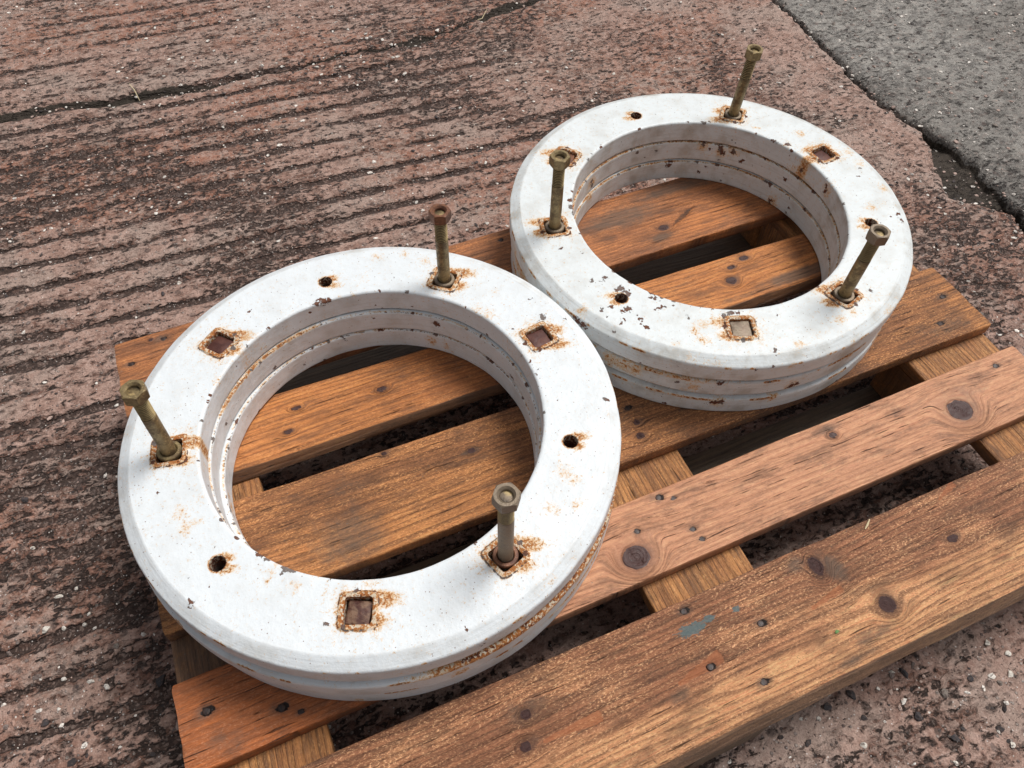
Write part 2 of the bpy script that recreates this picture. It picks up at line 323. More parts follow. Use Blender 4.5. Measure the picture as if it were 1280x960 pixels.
def ground_fields(x, y):
    jag = (fbm(x * 3, y * 45, 3, 4) - .5) * .022
    jl = np.interp(y, JY, JX) + jag
    jr = jl + np.interp(y, KY, KX) + (fbm(x * 3 + 9, y * 60, 5, 3) - .5) * .010
    # ridges left by the tamping beam
    warp = (fbm(x * .9, y * .9, 1, 2) - .5) * .022 + (fbm(x * 8, y * 8, 2, 3) - .5) * .010
    ph = (y + .065 * x + warp - .9865) / .0600 + .5
    fr = np.abs(ph - np.floor(ph) - .5)
    amp = (.35 + .65 * sst(fbm(x * 1.2 + 3, y * 9, 4, 2), .30, .55)) * (1 - sst(x + .35 * (y - 1), .75, 1.15)) * (1 - .55 * sst(y, 1.45, 1.8))
    wid = .060 + .12 * fbm(x * 5, y * 12, 6, 2)
    gro = np.exp(-(fr / wid) ** 2) * amp * (.42 + .75 * sst(fbm(x * 11, y * 34, 3, 4, .6), .36, .56)) * (1 - .9 * sst(x, .3, .6) * sst(-y, -.15, .05)) * (1 - .3 * sst(fbm(x * 2.1 + 7, y * 2.6, 8, 2), .5, .65))
    pit = sst(fbm(x * 4.2, y * 4.2, 7, 4), .40, .66)
    pit = np.maximum(pit, .65 * sst(.35 - y, 0, .5) * sst(fbm(x * 7, y * 7, 8, 3), .3, .55))
    red = sst(fbm(x * 2.2 + 31, y * 3.4 + 2, 9, 3), .46, .62)
    smooth = sst(x, 1.33, 1.48) * sst(y, .42, .62) * (1 - .6 * sst(fbm(x * 9, y * 9, 4, 3), .5, .65))
    pit = pit + .55 * np.exp(-((x - 1.15) / .26) ** 2 - ((y - 1.22) / .16) ** 2) + .45 * np.exp(-((x - 1.36) / .13) ** 2 - ((y - .36) / .17) ** 2) + .5 * np.exp(-((x + .07) / .12) ** 2 - ((y - .32) / .20) ** 2) + .12 * np.exp(-((x - .3) / .35) ** 2 - ((y - .93) / .10) ** 2)
    pit = np.clip(pit, 0, 1.25) * (1 - .85 * smooth) * (1 - .6 * sst(y, 1.25, 1.5) * sst(-x, -.8, -.4))
    red = np.clip(red + .6 * np.exp(-((x - 1.05) / .25) ** 2 - ((y - 1.2) / .16) ** 2) + .4 * np.exp(-((x - .25) / .3) ** 2 - ((y - 1.38) / .05) ** 2) - smooth, 0, 1) * sst(y, -.1, .5)
    grey = x > jr - .5 * (jr - jl)
    h = (fbm(x * 1.3, y * 1.3, 2, 2) - .5) * .010 - gro * .0050 * (.6 + fbm(x * 22, y * 40, 4, 3))
    h = h + (fbm(x * 30, y * 42, 5, 4, .65) - .5) * (.0018 + .0036 * pit) * (1 - .5 * grey) - .0020 * (1 - grey) * sst(fbm(x * 45, y * 62, 9, 3), .56, .68) * (.4 + pit)
    # crack
    cy = np.interp(x, CRX, CRY) + (fbm(x * 40, y * 3, 1, 3) - .5) * .02
    cw = (.0055 + .014 * sst(fbm(x * 7, y * 0 + 3, 6, 3), .42, .68)) * sst(1.30 - x, 0, .2)
    crk = np.exp(-((y - cy) / np.maximum(cw, 1e-4)) ** 2) * (x < 1.3)
    h = h - crk * .014
    # joint
    inj = sst(x, jl - .002, jl + .004) * sst(-x, -jr - .004, -jr + .002)
    wide = sst(jr - jl, .03, .06)
    h = h * (1 - inj) + inj * (-.030 + wide * .012 + (fbm(x * 60, y * 60, 3, 3) - .5) * .008)
    # rounded, broken lips at the joint
    h = h - .006 * np.exp(-(np.minimum(np.abs(x - jl), np.abs(x - jr)) / .012) ** 2) * (1 - inj) * fbm(x * 30, y * 30, 8, 2) * 2
    h = h + grey * (1 - inj) * .002
    soil = np.maximum(crk * 1.35, inj * 1.1)
    return h, gro, pit, red, soil, grey
def ground_h(x, y): return GZ + ground_fields(np.atleast_1d(np.float64(x)), np.atleast_1d(np.float64(y)))[0]
def axis(a, b, step, far):
    c = list(np.arange(a, b, step)); d = step
    while c[-1] < b + far: d *= 1.35; c.append(c[-1] + d)
    d = step
    while c[0] > a - far: d *= 1.35; c.insert(0, c[0] - d)
    return np.array(c)
gx = axis(-.36, 2.32, .0038, 14); gy = axis(-.46, 2.08, .0038, 14)
X, Y = np.meshgrid(gx, gy, indexing='ij')
gh, gro, pit, red, soil, grey = ground_fields(X, Y)
nx, ny = X.shape
idx = np.arange(nx * ny).reshape(nx, ny)
quads = np.stack([idx[:-1, :-1], idx[1:, :-1], idx[1:, 1:], idx[:-1, 1:]], -1).reshape(-1, 4)
gq = grey[:-1, :-1].ravel()
VV = np.stack([X.ravel(), Y.ravel(), GZ + gh.ravel()], 1)
def sub_surface(name, sel, mat, label):
    q = quads[sel]; used, inv = np.unique(q, return_inverse=True)
    me = make_mesh(name, VV[used], [inv.reshape(-1, 4)], angle=60, attrs={
        'groove': gro.ravel()[used], 'pit': pit.ravel()[used], 'red': red.ravel()[used], 'soil': soil.ravel()[used]})
    o = link(name, me, mat); tag(o, label, kind='structure'); return o
ground = sub_surface('ground', ~gq, mat_concrete('red_brown_concrete'), 'worn reddish brown ridged concrete yard under the pallet')
pavement = sub_surface('pavement', gq, mat_concrete('grey_concrete', True), 'grey concrete slab beyond the broken joint')

# loose and embedded stones
M_stone = mat_stone()
def stone_shape(seed, sub=1):
    bm = bmesh.new(); bmesh.ops.create_icosphere(bm, subdivisions=sub, radius=1)
    r = np.random.default_rng(seed)
    for v in bm.verts: v.co = v.co * (.72 + .5 * r.random())
    V = np.array([v.co[:] for v in bm.verts]); F = np.array([[v.index for v in f.verts] for f in bm.faces]); bm.free()
    return V, F
shapes = [stone_shape(i, 1) for i in range(8)]
shapes0 = [stone_shape(20 + i, 0) for i in range(8)]
def tint_for(r, p):
    if p < .30: c = lin(232, 224, 214)
    elif p < .60: c = lin(188, 162, 150)
    elif p < .74: c = lin(126, 112, 106)
    else: c = lin(60, 54, 54)
    k = .75 + .4 * r; return [min(1, c[0] * k), min(1, c[1] * k), min(1, c[2] * k), 1]
def in_pallet(x, y): return (x > -.01) & (x < 1.21) & (y > -.19) & (y < .62)
Vs, Fs, Ts, off = [], [], [], 0
N = 17000
px = rng.uniform(-.34, 2.3, N); py = rng.uniform(-.42, 2.05, N)
dens = sst(fbm(px * 5, py * 5, 3, 3), .32, .62)
keep = (rng.random(N) < dens * .9 + .12); px, py = px[keep], py[keep]
# extra grit in the joint pocket and in the crack
ky = rng.uniform(.2, 1.9, 700); kx = np.interp(ky, JY, JX) + rng.normal(.5, .6, 700) * np.interp(ky, KY, KX)
cx_ = rng.uniform(-.3, 1.25, 260); cyy = np.interp(cx_, CRX, CRY) + rng.normal(0, .008, 260)
px = np.concatenate([px, kx, cx_]); py = np.concatenate([py, ky, cyy])
hz = ground_fields(px, py)[0] + GZ
for i in range(len(px)):
    s = .0010 + .0038 * rng.random() ** 2.8
    V, F = (shapes if s > .0032 else shapes0)[rng.integers(8)]
    a = rng.random() * 6.283; ca, sa = math.cos(a), math.sin(a)
    sc = np.array([s * (1 + .5 * rng.random()), s * (.7 + .3 * rng.random()), s * (.45 + .3 * rng.random())])
    W = V * sc; W = np.stack([W[:, 0] * ca - W[:, 1] * sa, W[:, 0] * sa + W[:, 1] * ca, W[:, 2]], 1) + (px[i], py[i], hz[i] + s * .05)
    Vs.append(W); Fs.append(F + off); off += len(V)
    Ts.append(np.tile(tint_for(rng.random(), rng.random()), (len(V), 1)))
me = make_mesh('gravel', np.concatenate(Vs), [np.concatenate(Fs)], angle=30)
ca_ = me.color_attributes.new('tint', 'FLOAT_COLOR', 'POINT'); ca_.data.foreach_set('color', np.concatenate(Ts).astype(np.float32).ravel())
tag(link('grit', me, M_stone), 'small pale and dark aggregate grit over the concrete', kind='stuff')
# larger stones, one object each, set in the ground
stone_me = {}
def stone_mesh(k, tone):
    if (k, tone) in stone_me: return stone_me[(k, tone)]
    V, F = stone_shape(60 + k, 2)
    r = np.random.default_rng(k); V = V * np.array([1, .75, .55])
    d = V / np.linalg.norm(V, axis=1, keepdims=True)
    V = d * np.array([1.1, .8, .42])
    for q in range(9):
        nn = r.normal(0, 1, 3) * np.array([1, 1, .5]); nn /= np.linalg.norm(nn); dd = V @ nn; lim = .62 * abs(dd).max(); V = V - np.maximum(dd - lim, 0)[:, None] * nn[None, :]
    V += r.normal(0, .03, V.shape)
    me = make_mesh('stone', V, [F], angle=18)
    c = {'w': lin(222, 214, 202), 'g': lin(128, 118, 110), 'd': lin(62, 58, 60), 'p': lin(176, 142, 128)}[tone]
    a = me.color_attributes.new('tint', 'FLOAT_COLOR', 'POINT'); a.data.foreach_set('color', np.tile(c, len(V)).astype(np.float32))
    stone_me[(k, tone)] = me; return me
STN = [(-.185, .417, 5.5, 'w'), (-.137, .382, 7.5, 'p'), (-.16, .332, 7.5, 'w'), (-.137, .335, 4.5, 'w'), (-.178, .29, 8, 'w'), (-.156, .283, 5.5, 'w'),
       (-.132, .28, 5.5, 'w'), (-.132, .2, 6.5, 'w'), (-.096, .233, 7, 'g'), (-.098, .412, 6, 'p'), (-.07, .298, 6, 'g'), (-.124, .291, 4.5, 'w'), (-.223, .186, 6, 'p'),
       (.965, -.231, 7, 'w'), (.949, -.252, 7, 'w'), (.951, -.21, 7.5, 'w'), (.928, -.255, 6, 'g'), (.809, -.19, 5, 'w'), (.721, -.246, 7, 'w'), (.889, -.319, 6.5, 'w'),
       (.849, -.311, 6, 'p'), (.810, -.306, 5.5, 'w'), (.824, -.197, 9, 'd'), (.707, -.192, 9, 'd'), (.743, -.192, 10, 'd'), (.804, -.248, 10, 'd'), (.853, -.239, 10, 'g'),
       (.902, -.187, 10, 'd'), (.898, -.237, 7, 'd'), (.828, -.285, 9, 'd'), (.966, 1.197, 7, 'w'), (1.101, 1.128, 7, 'w'), (.912, 1.253, 6, 'w'), (1.269, 1.122, 6, 'w'),
       (1.193, 1.093, 6, 'p'), (1.48, .466, 6.5, 'w'), (1.496, .602, 6, 'w'), (1.697, 1.108, 9, 'g'), (1.77, .641, 10, 'g'), (1.735, .647, 9, 'g'), (1.731, .839, 8, 'g'),
       (.084, .854, 8.5, 'w'), (.054, .836, 8, 'd'), (-.187, .171, 9, 'd'), (-.05, .165, 11, 'd'), (-.19, .50, 9, 'd'), (1.34, .52, 6, 'w'), (1.42, .38, 7, 'p'),
       (1.30, .30, 6, 'w'), (1.36, .24, 7, 'g'), (.70, .98, 7, 'g'), (.60, .90, 6, 'w'), (.45, .86, 6, 'p'), (.30, 1.02, 7, 'p'), (1.38, .95, 6, 'w'), (1.15, .98, 7, 'p')]
for i, (x, y, s, tn) in enumerate(STN):
    s *= .00088
    if in_pallet(x, y): continue
    par = pavement if x > 1.62 else ground
    o = link('stone', stone_mesh(i % 5, tn), M_stone, par, (x, y, float(ground_h(x, y)[0]) + s * .10), (rng.uniform(-.2, .2), rng.uniform(-.2, .2), rng.random() * 6.28))
    o.scale = (s, s, s)

# ---------------------------------------------------------------- WOOD
W_A = mat_wood('worn_orange_pine', (152, 98, 64), (208, 132, 76), (92, 56, 36), .60, 0, .62, .7)
W_B = mat_wood('warm_brown_pine', (170, 104, 56), (210, 136, 76), (98, 58, 34), .55, 0, .52, .8)
W_C = mat_wood('rough_brown_pine', (146, 96, 62), (214, 144, 86), (82, 52, 34), 1.0, 0, .68, 1.0)
W_D = mat_wood('pink_pine', (176, 100, 52), (208, 150, 114), (120, 74, 50), .34, 0, .62, .5)
W_E = mat_wood('rough_sawn_pine', (160, 106, 76), (228, 166, 118), (86, 54, 38), 1.0, 0, .60, 1.1)
W_S = mat_wood('yellow_pine', (156, 102, 60), (198, 140, 84), (92, 58, 36), .6, 0, .6)
W_K = mat_wood('weathered_pine', (118, 94, 70), (150, 124, 94), (58, 44, 34), .6, .65, .5)

def board_mesh(name, x0, x1, ya, yb, zt, zb, seed, knots=(), holes=(), stains=(), paints=(), tone=lambda x, y: 0 * x + .5, sx=.0022, sy=.0024, gdrift=.012, edge=.0012, gouge=None, torn=(), wane=0.0):
    """board along X. ya(x), yb(x): lower / upper edge lines given as (a, b) of y = a + b x."""
    L = x1 - x0; nx = max(12, int(L / sx)); xs = np.linspace(x0, x1, nx)
    wid = (yb[0] - ya[0]); rr = .0022; th = zt - zb
    nt_ = max(6, int(wid / sy))
    u = [(0, zb + rr), (0, zb + th * .35), (0, zb + th * .65), (0, zt - rr), (rr * .3, zt - rr * .3)]
    top = [(t, zt) for t in np.linspace(rr, wid - rr, nt_)]
    u = u + top + [(wid - rr * .3, zt - rr * .3), (wid, zt - rr), (wid, zb + th * .65), (wid, zb + th * .35), (wid, zb + rr), (wid - rr, zb), (wid * .5, zb), (rr, zb)]
    u = np.array(u); m = len(u)
    Xg = np.repeat(xs[:, None], m, 1); U = np.repeat(u[None, :, 0] / wid, nx, 0); Z = np.repeat(u[None, :, 1], nx, 0)
    A = ya[0] + ya[1] * Xg; Bq = yb[0] + yb[1] * Xg
    s = seed * 3.7
    e0 = (fbm(Xg * 9 + s, Xg * 0 + s, seed, 4) - .5) * 2 * edge; e1 = (fbm(Xg * 9 + s, Xg * 0 + s + 9, seed + 1, 4) - .5) * 2 * edge
    Yg = A + e0 + U * (Bq + e1 - A - e0)
    if wane:
        Yg = Yg - wane * (.6 + .8 * fbm(Xg * 6 + s, Xg * 0, seed + 8, 3)) * np.clip((zt - Z) / th, 0, 1) * sst(-U, -.35, -.02)
    # saw-cut ends slightly uneven
    endn = (fbm(Yg * 60, Xg * 0 + s, seed + 2, 3) - .5) * .003
    wgt = np.zeros(nx); wgt[:3] = [1, .6, .2]; wgt[-3:] = [.2, .6, 1]
    wc = np.zeros(nx); wc[:3] = [1, .55, .2]; we = wc[::-1].copy()
    cn0 = .0026 * fbm(Z * 0 + s, Xg * 0 + s, seed, 2)[0, 0]
    corner = np.exp(-(U / .035) ** 2) * cn0 + np.exp(-((1 - U) / .03) ** 2) * (.0030 - cn0)
    Xd = Xg + endn * wgt[:, None] + corner * (wc - we)[:, None]
    # grain coordinate with knots
    v = Yg + (fbm(Xg * 1.4 + s, Yg * 2 + s, seed + 3, 3) - .5) * gdrift * 4 + (fbm(Xg * 6 + s, Yg * 14, seed + 4, 3) - .5) * gdrift * .35
    knot = np.zeros_like(v); core = np.zeros_like(v); zoff = np.zeros_like(v)
    stain_k = []
    for kx, ky, kr, kst in knots:
        dx = (Xg - kx); dy = (Yg - ky)
        d = np.sqrt((dx / kst) ** 2 + dy ** 2) + 1e-6
        a = kr * 1.5
        infl = np.exp(-(np.sqrt((dx / (kst * 1.3)) ** 2 + dy ** 2) / (kr * 3.6)) ** 2)
        v = v - dy * np.clip(a * a / (d * d + a * a * .25), 0, 2.2) * infl * .9
        stain_k.append((kx + kr * .6, ky, kr * 2.6 * kst, kr * 1.8, .62))
        ringm = np.exp(-((d - kr) / (kr * .9)) ** 2) * (d > kr * .7)
        v = v * (1 - .85 * np.exp(-(d / (kr * 1.9)) ** 4)) + .85 * np.exp(-(d / (kr * 1.9)) ** 4) * (d * .9 + ky)
        knot = np.maximum(knot, np.maximum(sst(-d, -kr * 2.6, -kr * .9) * .7, 1.3 * np.exp(-((d - kr * 1.06) / (kr * .13)) ** 2)))
        core = np.maximum(core, sst(-d * (.9 + .25 * fbm(Xg * 120, Yg * 120, seed + 2, 3)), -kr * 1.1, -kr * .9))
        # raised collar, sunken split through the heart
        zoff += .0008 * np.exp(-((d - kr * 1.2) / (kr * .4)) ** 2)
        sp = np.abs(dx * .75 + dy * .45 + .0012 * np.sin(dy * 500)); zoff -= .0016 * np.exp(-(sp / .0010) ** 2) * (d < kr * .8) * (kr > .008)
    iron = np.zeros_like(v); stain_h = []
    for hx, hy, hr in holes:
        d = np.hypot((Xg - hx - hr * .35) / 1.55, Yg - hy) * (.75 + .6 * fbm(Xg * 260, Yg * 260, 4, 2)); iron = np.maximum(iron, sst(-d, -hr * 1.0, -hr * .70)); zoff -= .0022 * sst(-d, -hr * 1.1, -hr * .7); stain_h.append((hx, hy, hr * 3.2, hr * 1.9, .75))
    stain = np.zeros_like(v)
    for px_, py_, rx, ry, k in list(stains) + stain_h + stain_k: stain = np.maximum(stain, k * np.exp(-((Xg - px_) / rx) ** 2 - ((Yg - py_) / ry) ** 2))
    ends = np.maximum(np.exp(-((Xg - x0) / .012)), np.exp(-((x1 - Xg) / .012))); stain = np.maximum(stain, ends * .45)
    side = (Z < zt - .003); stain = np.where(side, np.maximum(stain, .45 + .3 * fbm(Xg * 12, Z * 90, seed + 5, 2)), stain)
    if wane: stain = np.where((U < .02) & (Z < zt - .0016), 1.25, stain)
    tornf = np.zeros_like(v)
    for tx0, ty0, tx1, ty1, tw in torn:
        ll = math.hypot(tx1 - tx0, ty1 - ty0); ux, uy = (tx1 - tx0) / ll, (ty1 - ty0) / ll
        al = ((Xg - tx0) * ux + (Yg - ty0) * uy) / ll; ac = -(Xg - tx0) * uy + (Yg - ty0) * ux
        g = np.exp(-(ac / (tw * (.35 + .8 * np.clip(al, 0, 1)))) ** 2) * sst(al, -.04, .05) * sst(-al, -1.04, -.96)
        tornf = np.maximum(tornf, g * (.6 + .7 * fbm(Xg * 70, Yg * 160, 5, 3))); zoff -= .0016 * sst(g, .35, .6)
    paint = np.zeros_like(v)
    for px_, py_, rx, ry, k in paints: paint = np.maximum(paint, k * np.exp(-(((Xg - px_) / rx) ** 2 + ((Yg - py_) / ry) ** 2) ** 1.5))
    tn = np.broadcast_to(tone(Xg, Yg), v.shape)
    istop = Z > zt - .0005
    relief = (fbm(v * 260, Xg * 9, seed + 6, 3) - .5) * .0007 + (fbm(Xg * 2.2, Yg * 5, seed + 7, 2) - .5) * .0012
    if gouge is not None:
        gx0, gy0, gx1, gy1, gw, gd = gouge
        ll = math.hypot(gx1 - gx0, gy1 - gy0); ux, uy = (gx1 - gx0) / ll, (gy1 - gy0) / ll
        al = (Xg - gx0) * ux + (Yg - gy0) * uy; ac = -(Xg - gx0) * uy + (Yg - gy0) * ux
        tt = np.clip(al / ll, 0, 1); ww = gw * np.sin(np.pi * np.clip(tt * .9 + .05, 0, 1)) + 1e-4
        g = np.exp(-(ac / ww) ** 2) * (al > 0) * (al < ll) * (.55 + .9 * fbm(ac * 900, al * 22, 3, 2))
        zoff -= gd * g; iron = np.maximum(iron, sst(g, .45, .9) * .62)  # iron field reused to darken the deep part of the gouge
    Z = Z + np.where(istop, zoff + relief, 0)
    Vv = np.stack([Xd, Yg, Z], -1).reshape(-1, 3)
    I = np.arange(nx * m).reshape(nx, m); J = np.roll(I, -1, 1)
    q = np.stack([I[:-1], J[:-1], J[1:], I[1:]], -1).reshape(-1, 4)
    # end caps as strips between the lower and upper runs
    caps = []
    cA, cB = len(Vv), len(Vv) + 1
    Vv = np.vstack([Vv, Vv[I[0]].mean(0), Vv[I[-1]].mean(0)])
    caps.append(np.stack([np.full(m, cA), J[0], I[0]], 1)); caps.append(np.stack([np.full(m, cB), I[-1], J[-1]], 1))
    ap = lambda a, c=0.0: np.append(a.ravel(), [c, c])
    me = make_mesh(name, Vv, [q[:, ::-1], np.concatenate(caps)[:, ::-1]], angle=50, attrs={
        'grain': ap(v, ya[0]), 'knot': ap(knot), 'core': ap(core), 'iron': ap(iron), 'stain': ap(stain, .5), 'bluepaint': ap(paint),
        'torn': ap(tornf), 'tone': ap(tn, .4), 'seed': np.full(len(Vv), seed * 2.13)})
    return me

pallet = empty('wooden_pallet', (.6, .21, GZ), 'worn orange brown wooden pallet lying on the concrete under both white ring stacks', 'pallet')
PO = Vector((.6, .21, GZ))
def plink(name, me, mat, parent=pallet, label=None):
    o = link(name, me, mat, parent); o.location = -PO if parent is pallet else (0, 0, 0)
    if label: o['label'] = label
    return o
M_nail = mat_bolt('rusty_nail', (48, 36, 33), (62, 45, 40), (80, 56, 46), .1)
def nail_mesh():
    bm = bmesh.new()
    prof = [(0.0, .0012), (.0030, .0009), (.0040, .0007), (.0043, .0001), (.0040, -.0008), (.0018, -.0012), (.0016, -.012)]
    vs = []
    for k in range(14):
        a = k / 14 * 6.2832; vs.append([bm.verts.new((r * math.cos(a) * (1 + .06 * math.sin(3 * a)), r * math.sin(a), z)) for r, z in prof[1:]])
    c = bm.verts.new((0, 0, prof[0][1]))
    for k in range(14):
        n = vs[(k + 1) % 14]
        bm.faces.new((c, vs[k][0], n[0]))
        for j in range(len(prof) - 2): bm.faces.new((vs[k][j], vs[k][j + 1], n[j + 1], n[j]))
    me = bpy.data.meshes.new('nail'); bm.to_mesh(me); bm.free()
    for p in me.polygons: p.use_smooth = True
    return me
NAIL = nail_mesh(); NAIL.materials.append(M_nail)
def nails(board, pts):
    for (x, y, *_r) in pts:
        o = link('nail', NAIL, None, board, (x, y, -.0019), (rng.uniform(-.12, .12), rng.uniform(-.12, .12), rng.random() * 6))
ZT, ZB = 0.0, -.022
nA = [(.017, .564, .0045), (.066, .594, .0045), (.594, .593, .004), (.640, .50, .004), (1.11, .59, .004), (1.15, .50, .004), (.09, .50, .004)]
A = plink('deck_board', board_mesh('deck_board', 0, 1.2, (.474, .0), (.609, .0073), ZT, ZB, 1,
    knots=[(.851, .516, .006, 1.5), (.42, .56, .006, 1.3), (.05, .597, .003, 1.2)], holes=nA,
    stains=[(.80, .565, .09, .028, .95), (.92, .595, .14, .02, .8), (.84, .50, .03, .012, .9), (.96, .50, .02, .02, .55), (.06, .57, .08, .012, .4)],
    tone=lambda x, y: .45 + .6 * np.exp(-((y - .51 - .12 * (x - .95)) / .018) ** 2) * sst(x, .84, .95) * sst(-x, -1.1, -1.02), gouge=(.862, .5145, .925, .545, .0075, .004)), W_A,
    label='rearmost deck board with a splintered gouge')
nails(A, nA)
nB = [(.06, .38, .004), (.03, .41, .004), (.60, .385, .004), (.628, .36, .004), (1.13, .37, .004), (1.16, .345, .004)]
B = plink('deck_board', board_mesh('deck_board', .0, 1.2, (.3363, -.0072), (.439, -.0193), ZT - .001, ZB, 2,
    knots=[(.213, .401, .0034, 1.9), (.329, .386, .0042, 1.7), (.194, .368, .0034, 1.8), (.890, .374, .0075, 1.15), (.935, .408, .005, 1.8), (.905, .398, .004, 1.8)], holes=nB,
    stains=[(1.0, .345, .09, .014, 1.1), (.815, .346, .035, .006, .5), (.44, .38, .02, .004, .5), (.9, .34, .1, .006, .7)], tone=lambda x, y: .5 + .3 * np.sin(x * 9), wane=.006), W_B,
    label='narrow orange brown deck board, second from the back')
nails(B, nB)
nC = [(1.171, .22, .005), (1.13, .179, .005), (.66, .268, .004), (.59, .19, .004), (.628, .226, .005), (.04, .25, .004), (.09, .17, .004)]
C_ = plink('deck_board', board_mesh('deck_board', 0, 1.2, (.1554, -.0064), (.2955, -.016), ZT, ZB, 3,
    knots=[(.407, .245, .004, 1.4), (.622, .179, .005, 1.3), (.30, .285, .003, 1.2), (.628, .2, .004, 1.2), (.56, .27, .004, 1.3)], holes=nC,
    stains=[(.225, .19, .060, .050, .80), (.40, .245, .01, .004, .9), (.60, .22, .07, .06, .45), (.24, .25, .04, .04, .5), (1.14, .17, .07, .022, .62), (.55, .25, .06, .03, .4), (.02, .16, .04, .1, .5)], tone=lambda x, y: .35 + .35 * sst(-y, -.25, -.16) * sst(-x, -.6, -.3) + .3 * sst(x, 1.16, 1.185)), W_C,  # first patch: soft darker area inside the left ring
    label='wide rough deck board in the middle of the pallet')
nails(C_, nC)
nD = [(.029, .057, .0062), (.103, .029, .0058), (.121, .017, .003), (.599, .090, .005), (.616, .082, .003), (.551, .060, .004), (.616, .036, .0035), (1.149, .085, .0045), (.62, .02, .003)]
D = plink('deck_board', board_mesh('deck_board', 0, 1.2, (-.001, .0043), (.0977, .0053), ZT, ZB, 4,
    knots=[(.534, .030, .0150, 1.12), (1.047, .045, .0165, 1.12), (.860, .080, .004, 1.4), (.33, .05, .006, 1.4)], holes=nD,
    stains=[(.86, .092, .03, .008, .8), (.82, .052, .05, .02, .42), (1.08, .07, .05, .03, .55), (.04, .02, .05, .02, .5), (.98, .07, .08, .02, .45), (.70, .06, .05, .02, .4)],
    tone=lambda x, y: sst(x, .2, .50) * 1.05 - .05, gdrift=.018), W_D, label='pinkish deck board with two large round knots')
nails(D, nD)
nE = [(.593, -.152, .0048), (.548, -.115, .0048), (.627, -.096, .0052), (.553, -.049, .005), (1.16, -.06, .004), (1.13, -.14, .004), (.04, -.07, .004), (.08, -.15, .004)]
E_ = plink('deck_board', board_mesh('deck_board', 0, 1.2, (-.178, -.0028), (-.0354, -.0029), ZT, ZB, 5,
    knots=[(.727, -.064, .0125, .66), (.775, -.135, .0100, 1.0), (.340, -.080, .0055, 1.2), (.327, -.109, .0055, 1.1), (.904, -.10, .005, 1.6)], holes=nE,
    stains=[(.745, -.074, .016, .020, 1.05), (.705, -.052, .022, .014, .8), (.735, -.158, .05, .011, .72), (.70, -.172, .05, .008, .66), (.50, -.128, .02, .010, .8), (.34, -.075, .04, .02, .6), (.43, -.09, .12, .03, .42), (.9, -.08, .2, .03, .32)],
    paints=[(.551, -.071, .020, .0080, 1.15), (.575, -.068, .010, .005, 1.0), (.610, -.071, .0055, .0045, 1.1)],
    tone=lambda x, y: .25 + .75 * sst(-y, .108, .165) + .3 * np.exp(-((y + .105 + .12 * (x - .66)) / .018) ** 2) * sst(x, .58, .7), gdrift=.010, edge=.0022, wane=.0105, torn=[(.505, -.118, .567, -.1085, .0085), (.345, -.112, .415, -.1125, .0065), (.925, -.052, .96, -.04, .005), (.69, -.105, .74, -.098, .005)]), W_E,
    label='wide rough sawn front deck board with flakes of blue paint')
nails(E_, nE)

def rot_board(x0, x1, y0, y1, zt, zb, seed, mat, name, label=None, stains=(), **k):
    """board running along world Y: built along X then turned"""
    me = board_mesh(name, y0, y1, (-x1, 0), (-x0, 0), zt, zb, seed, stains=stains, sx=.004, sy=.005, **k)
    o = link(name, me, mat, pallet); o.location = -PO; o.rotation_euler = (0, 0, math.pi / 2)
    if label: o['label'] = label
    return o
# cross (stringer) boards under the deck
rot_board(.0, .140, -.178, .610, ZB - .0005, -.044, 6, W_S, 'stringer_board', stains=[(.13, -.05, .1, .3, .85), (-.02, -.06, .04, .3, .3)])
rot_board(.530, .668, -.178, .612, ZB - .0005, -.044, 7, W_S, 'stringer_board', stains=[(.02, -.6, .05, .3, .25)])
rot_board(1.057, 1.199, -.176, .611, ZB - .0005, -.044, 8, W_S, 'stringer_board', stains=[(.02, -1.1, .05, .3, .3)])
# blocks and bottom runners
for i, x0 in enumerate((0.0, .53, 1.058)):
    for j, (y0, y1) in enumerate(((-.176, -.080), (.085, .183), (.512, .609))):
        xa, xb = x0 + rng.uniform(0, .003), x0 + .14 - rng.uniform(0, .004)
        if i == 1 and j == 0: xa, xb = .497, .600      # knocked sideways, showing past the front board
        me = board_mesh('block', -.1220, -.0445, (-xb, 0), (-xa, 0), -y0 if False else 0, -(y1 - y0), 9 + i + j, sx=.004, sy=.004)
        # built with X = height, Y = -x, Z = depth; turned upright below
        o = link('block', me, W_K if j == 0 else W_S, pallet)
        Mx = Matrix(((0, -1, 0, 0), (0, 0, -1, 0), (1, 0, 0, 0), (0, 0, 0, 1)))
        yo = y0 - (.012 if (i == 1 and j == 0) else 0)
        o.matrix_local = Matrix.Translation(Vector((0, yo, 0)) - PO) @ Mx
for j, (y0, y1) in enumerate(((-.172, -.082), (.088, .180), (.514, .606))):
    plink('bottom_board', board_mesh('bottom_board', .002, 1.198, (y0, 0), (y1, 0), -.1225, GZ + .003, 14 + j, sx=.006, sy=.008, stains=[(.6, y0, 2, .1, .6)]), W_K)

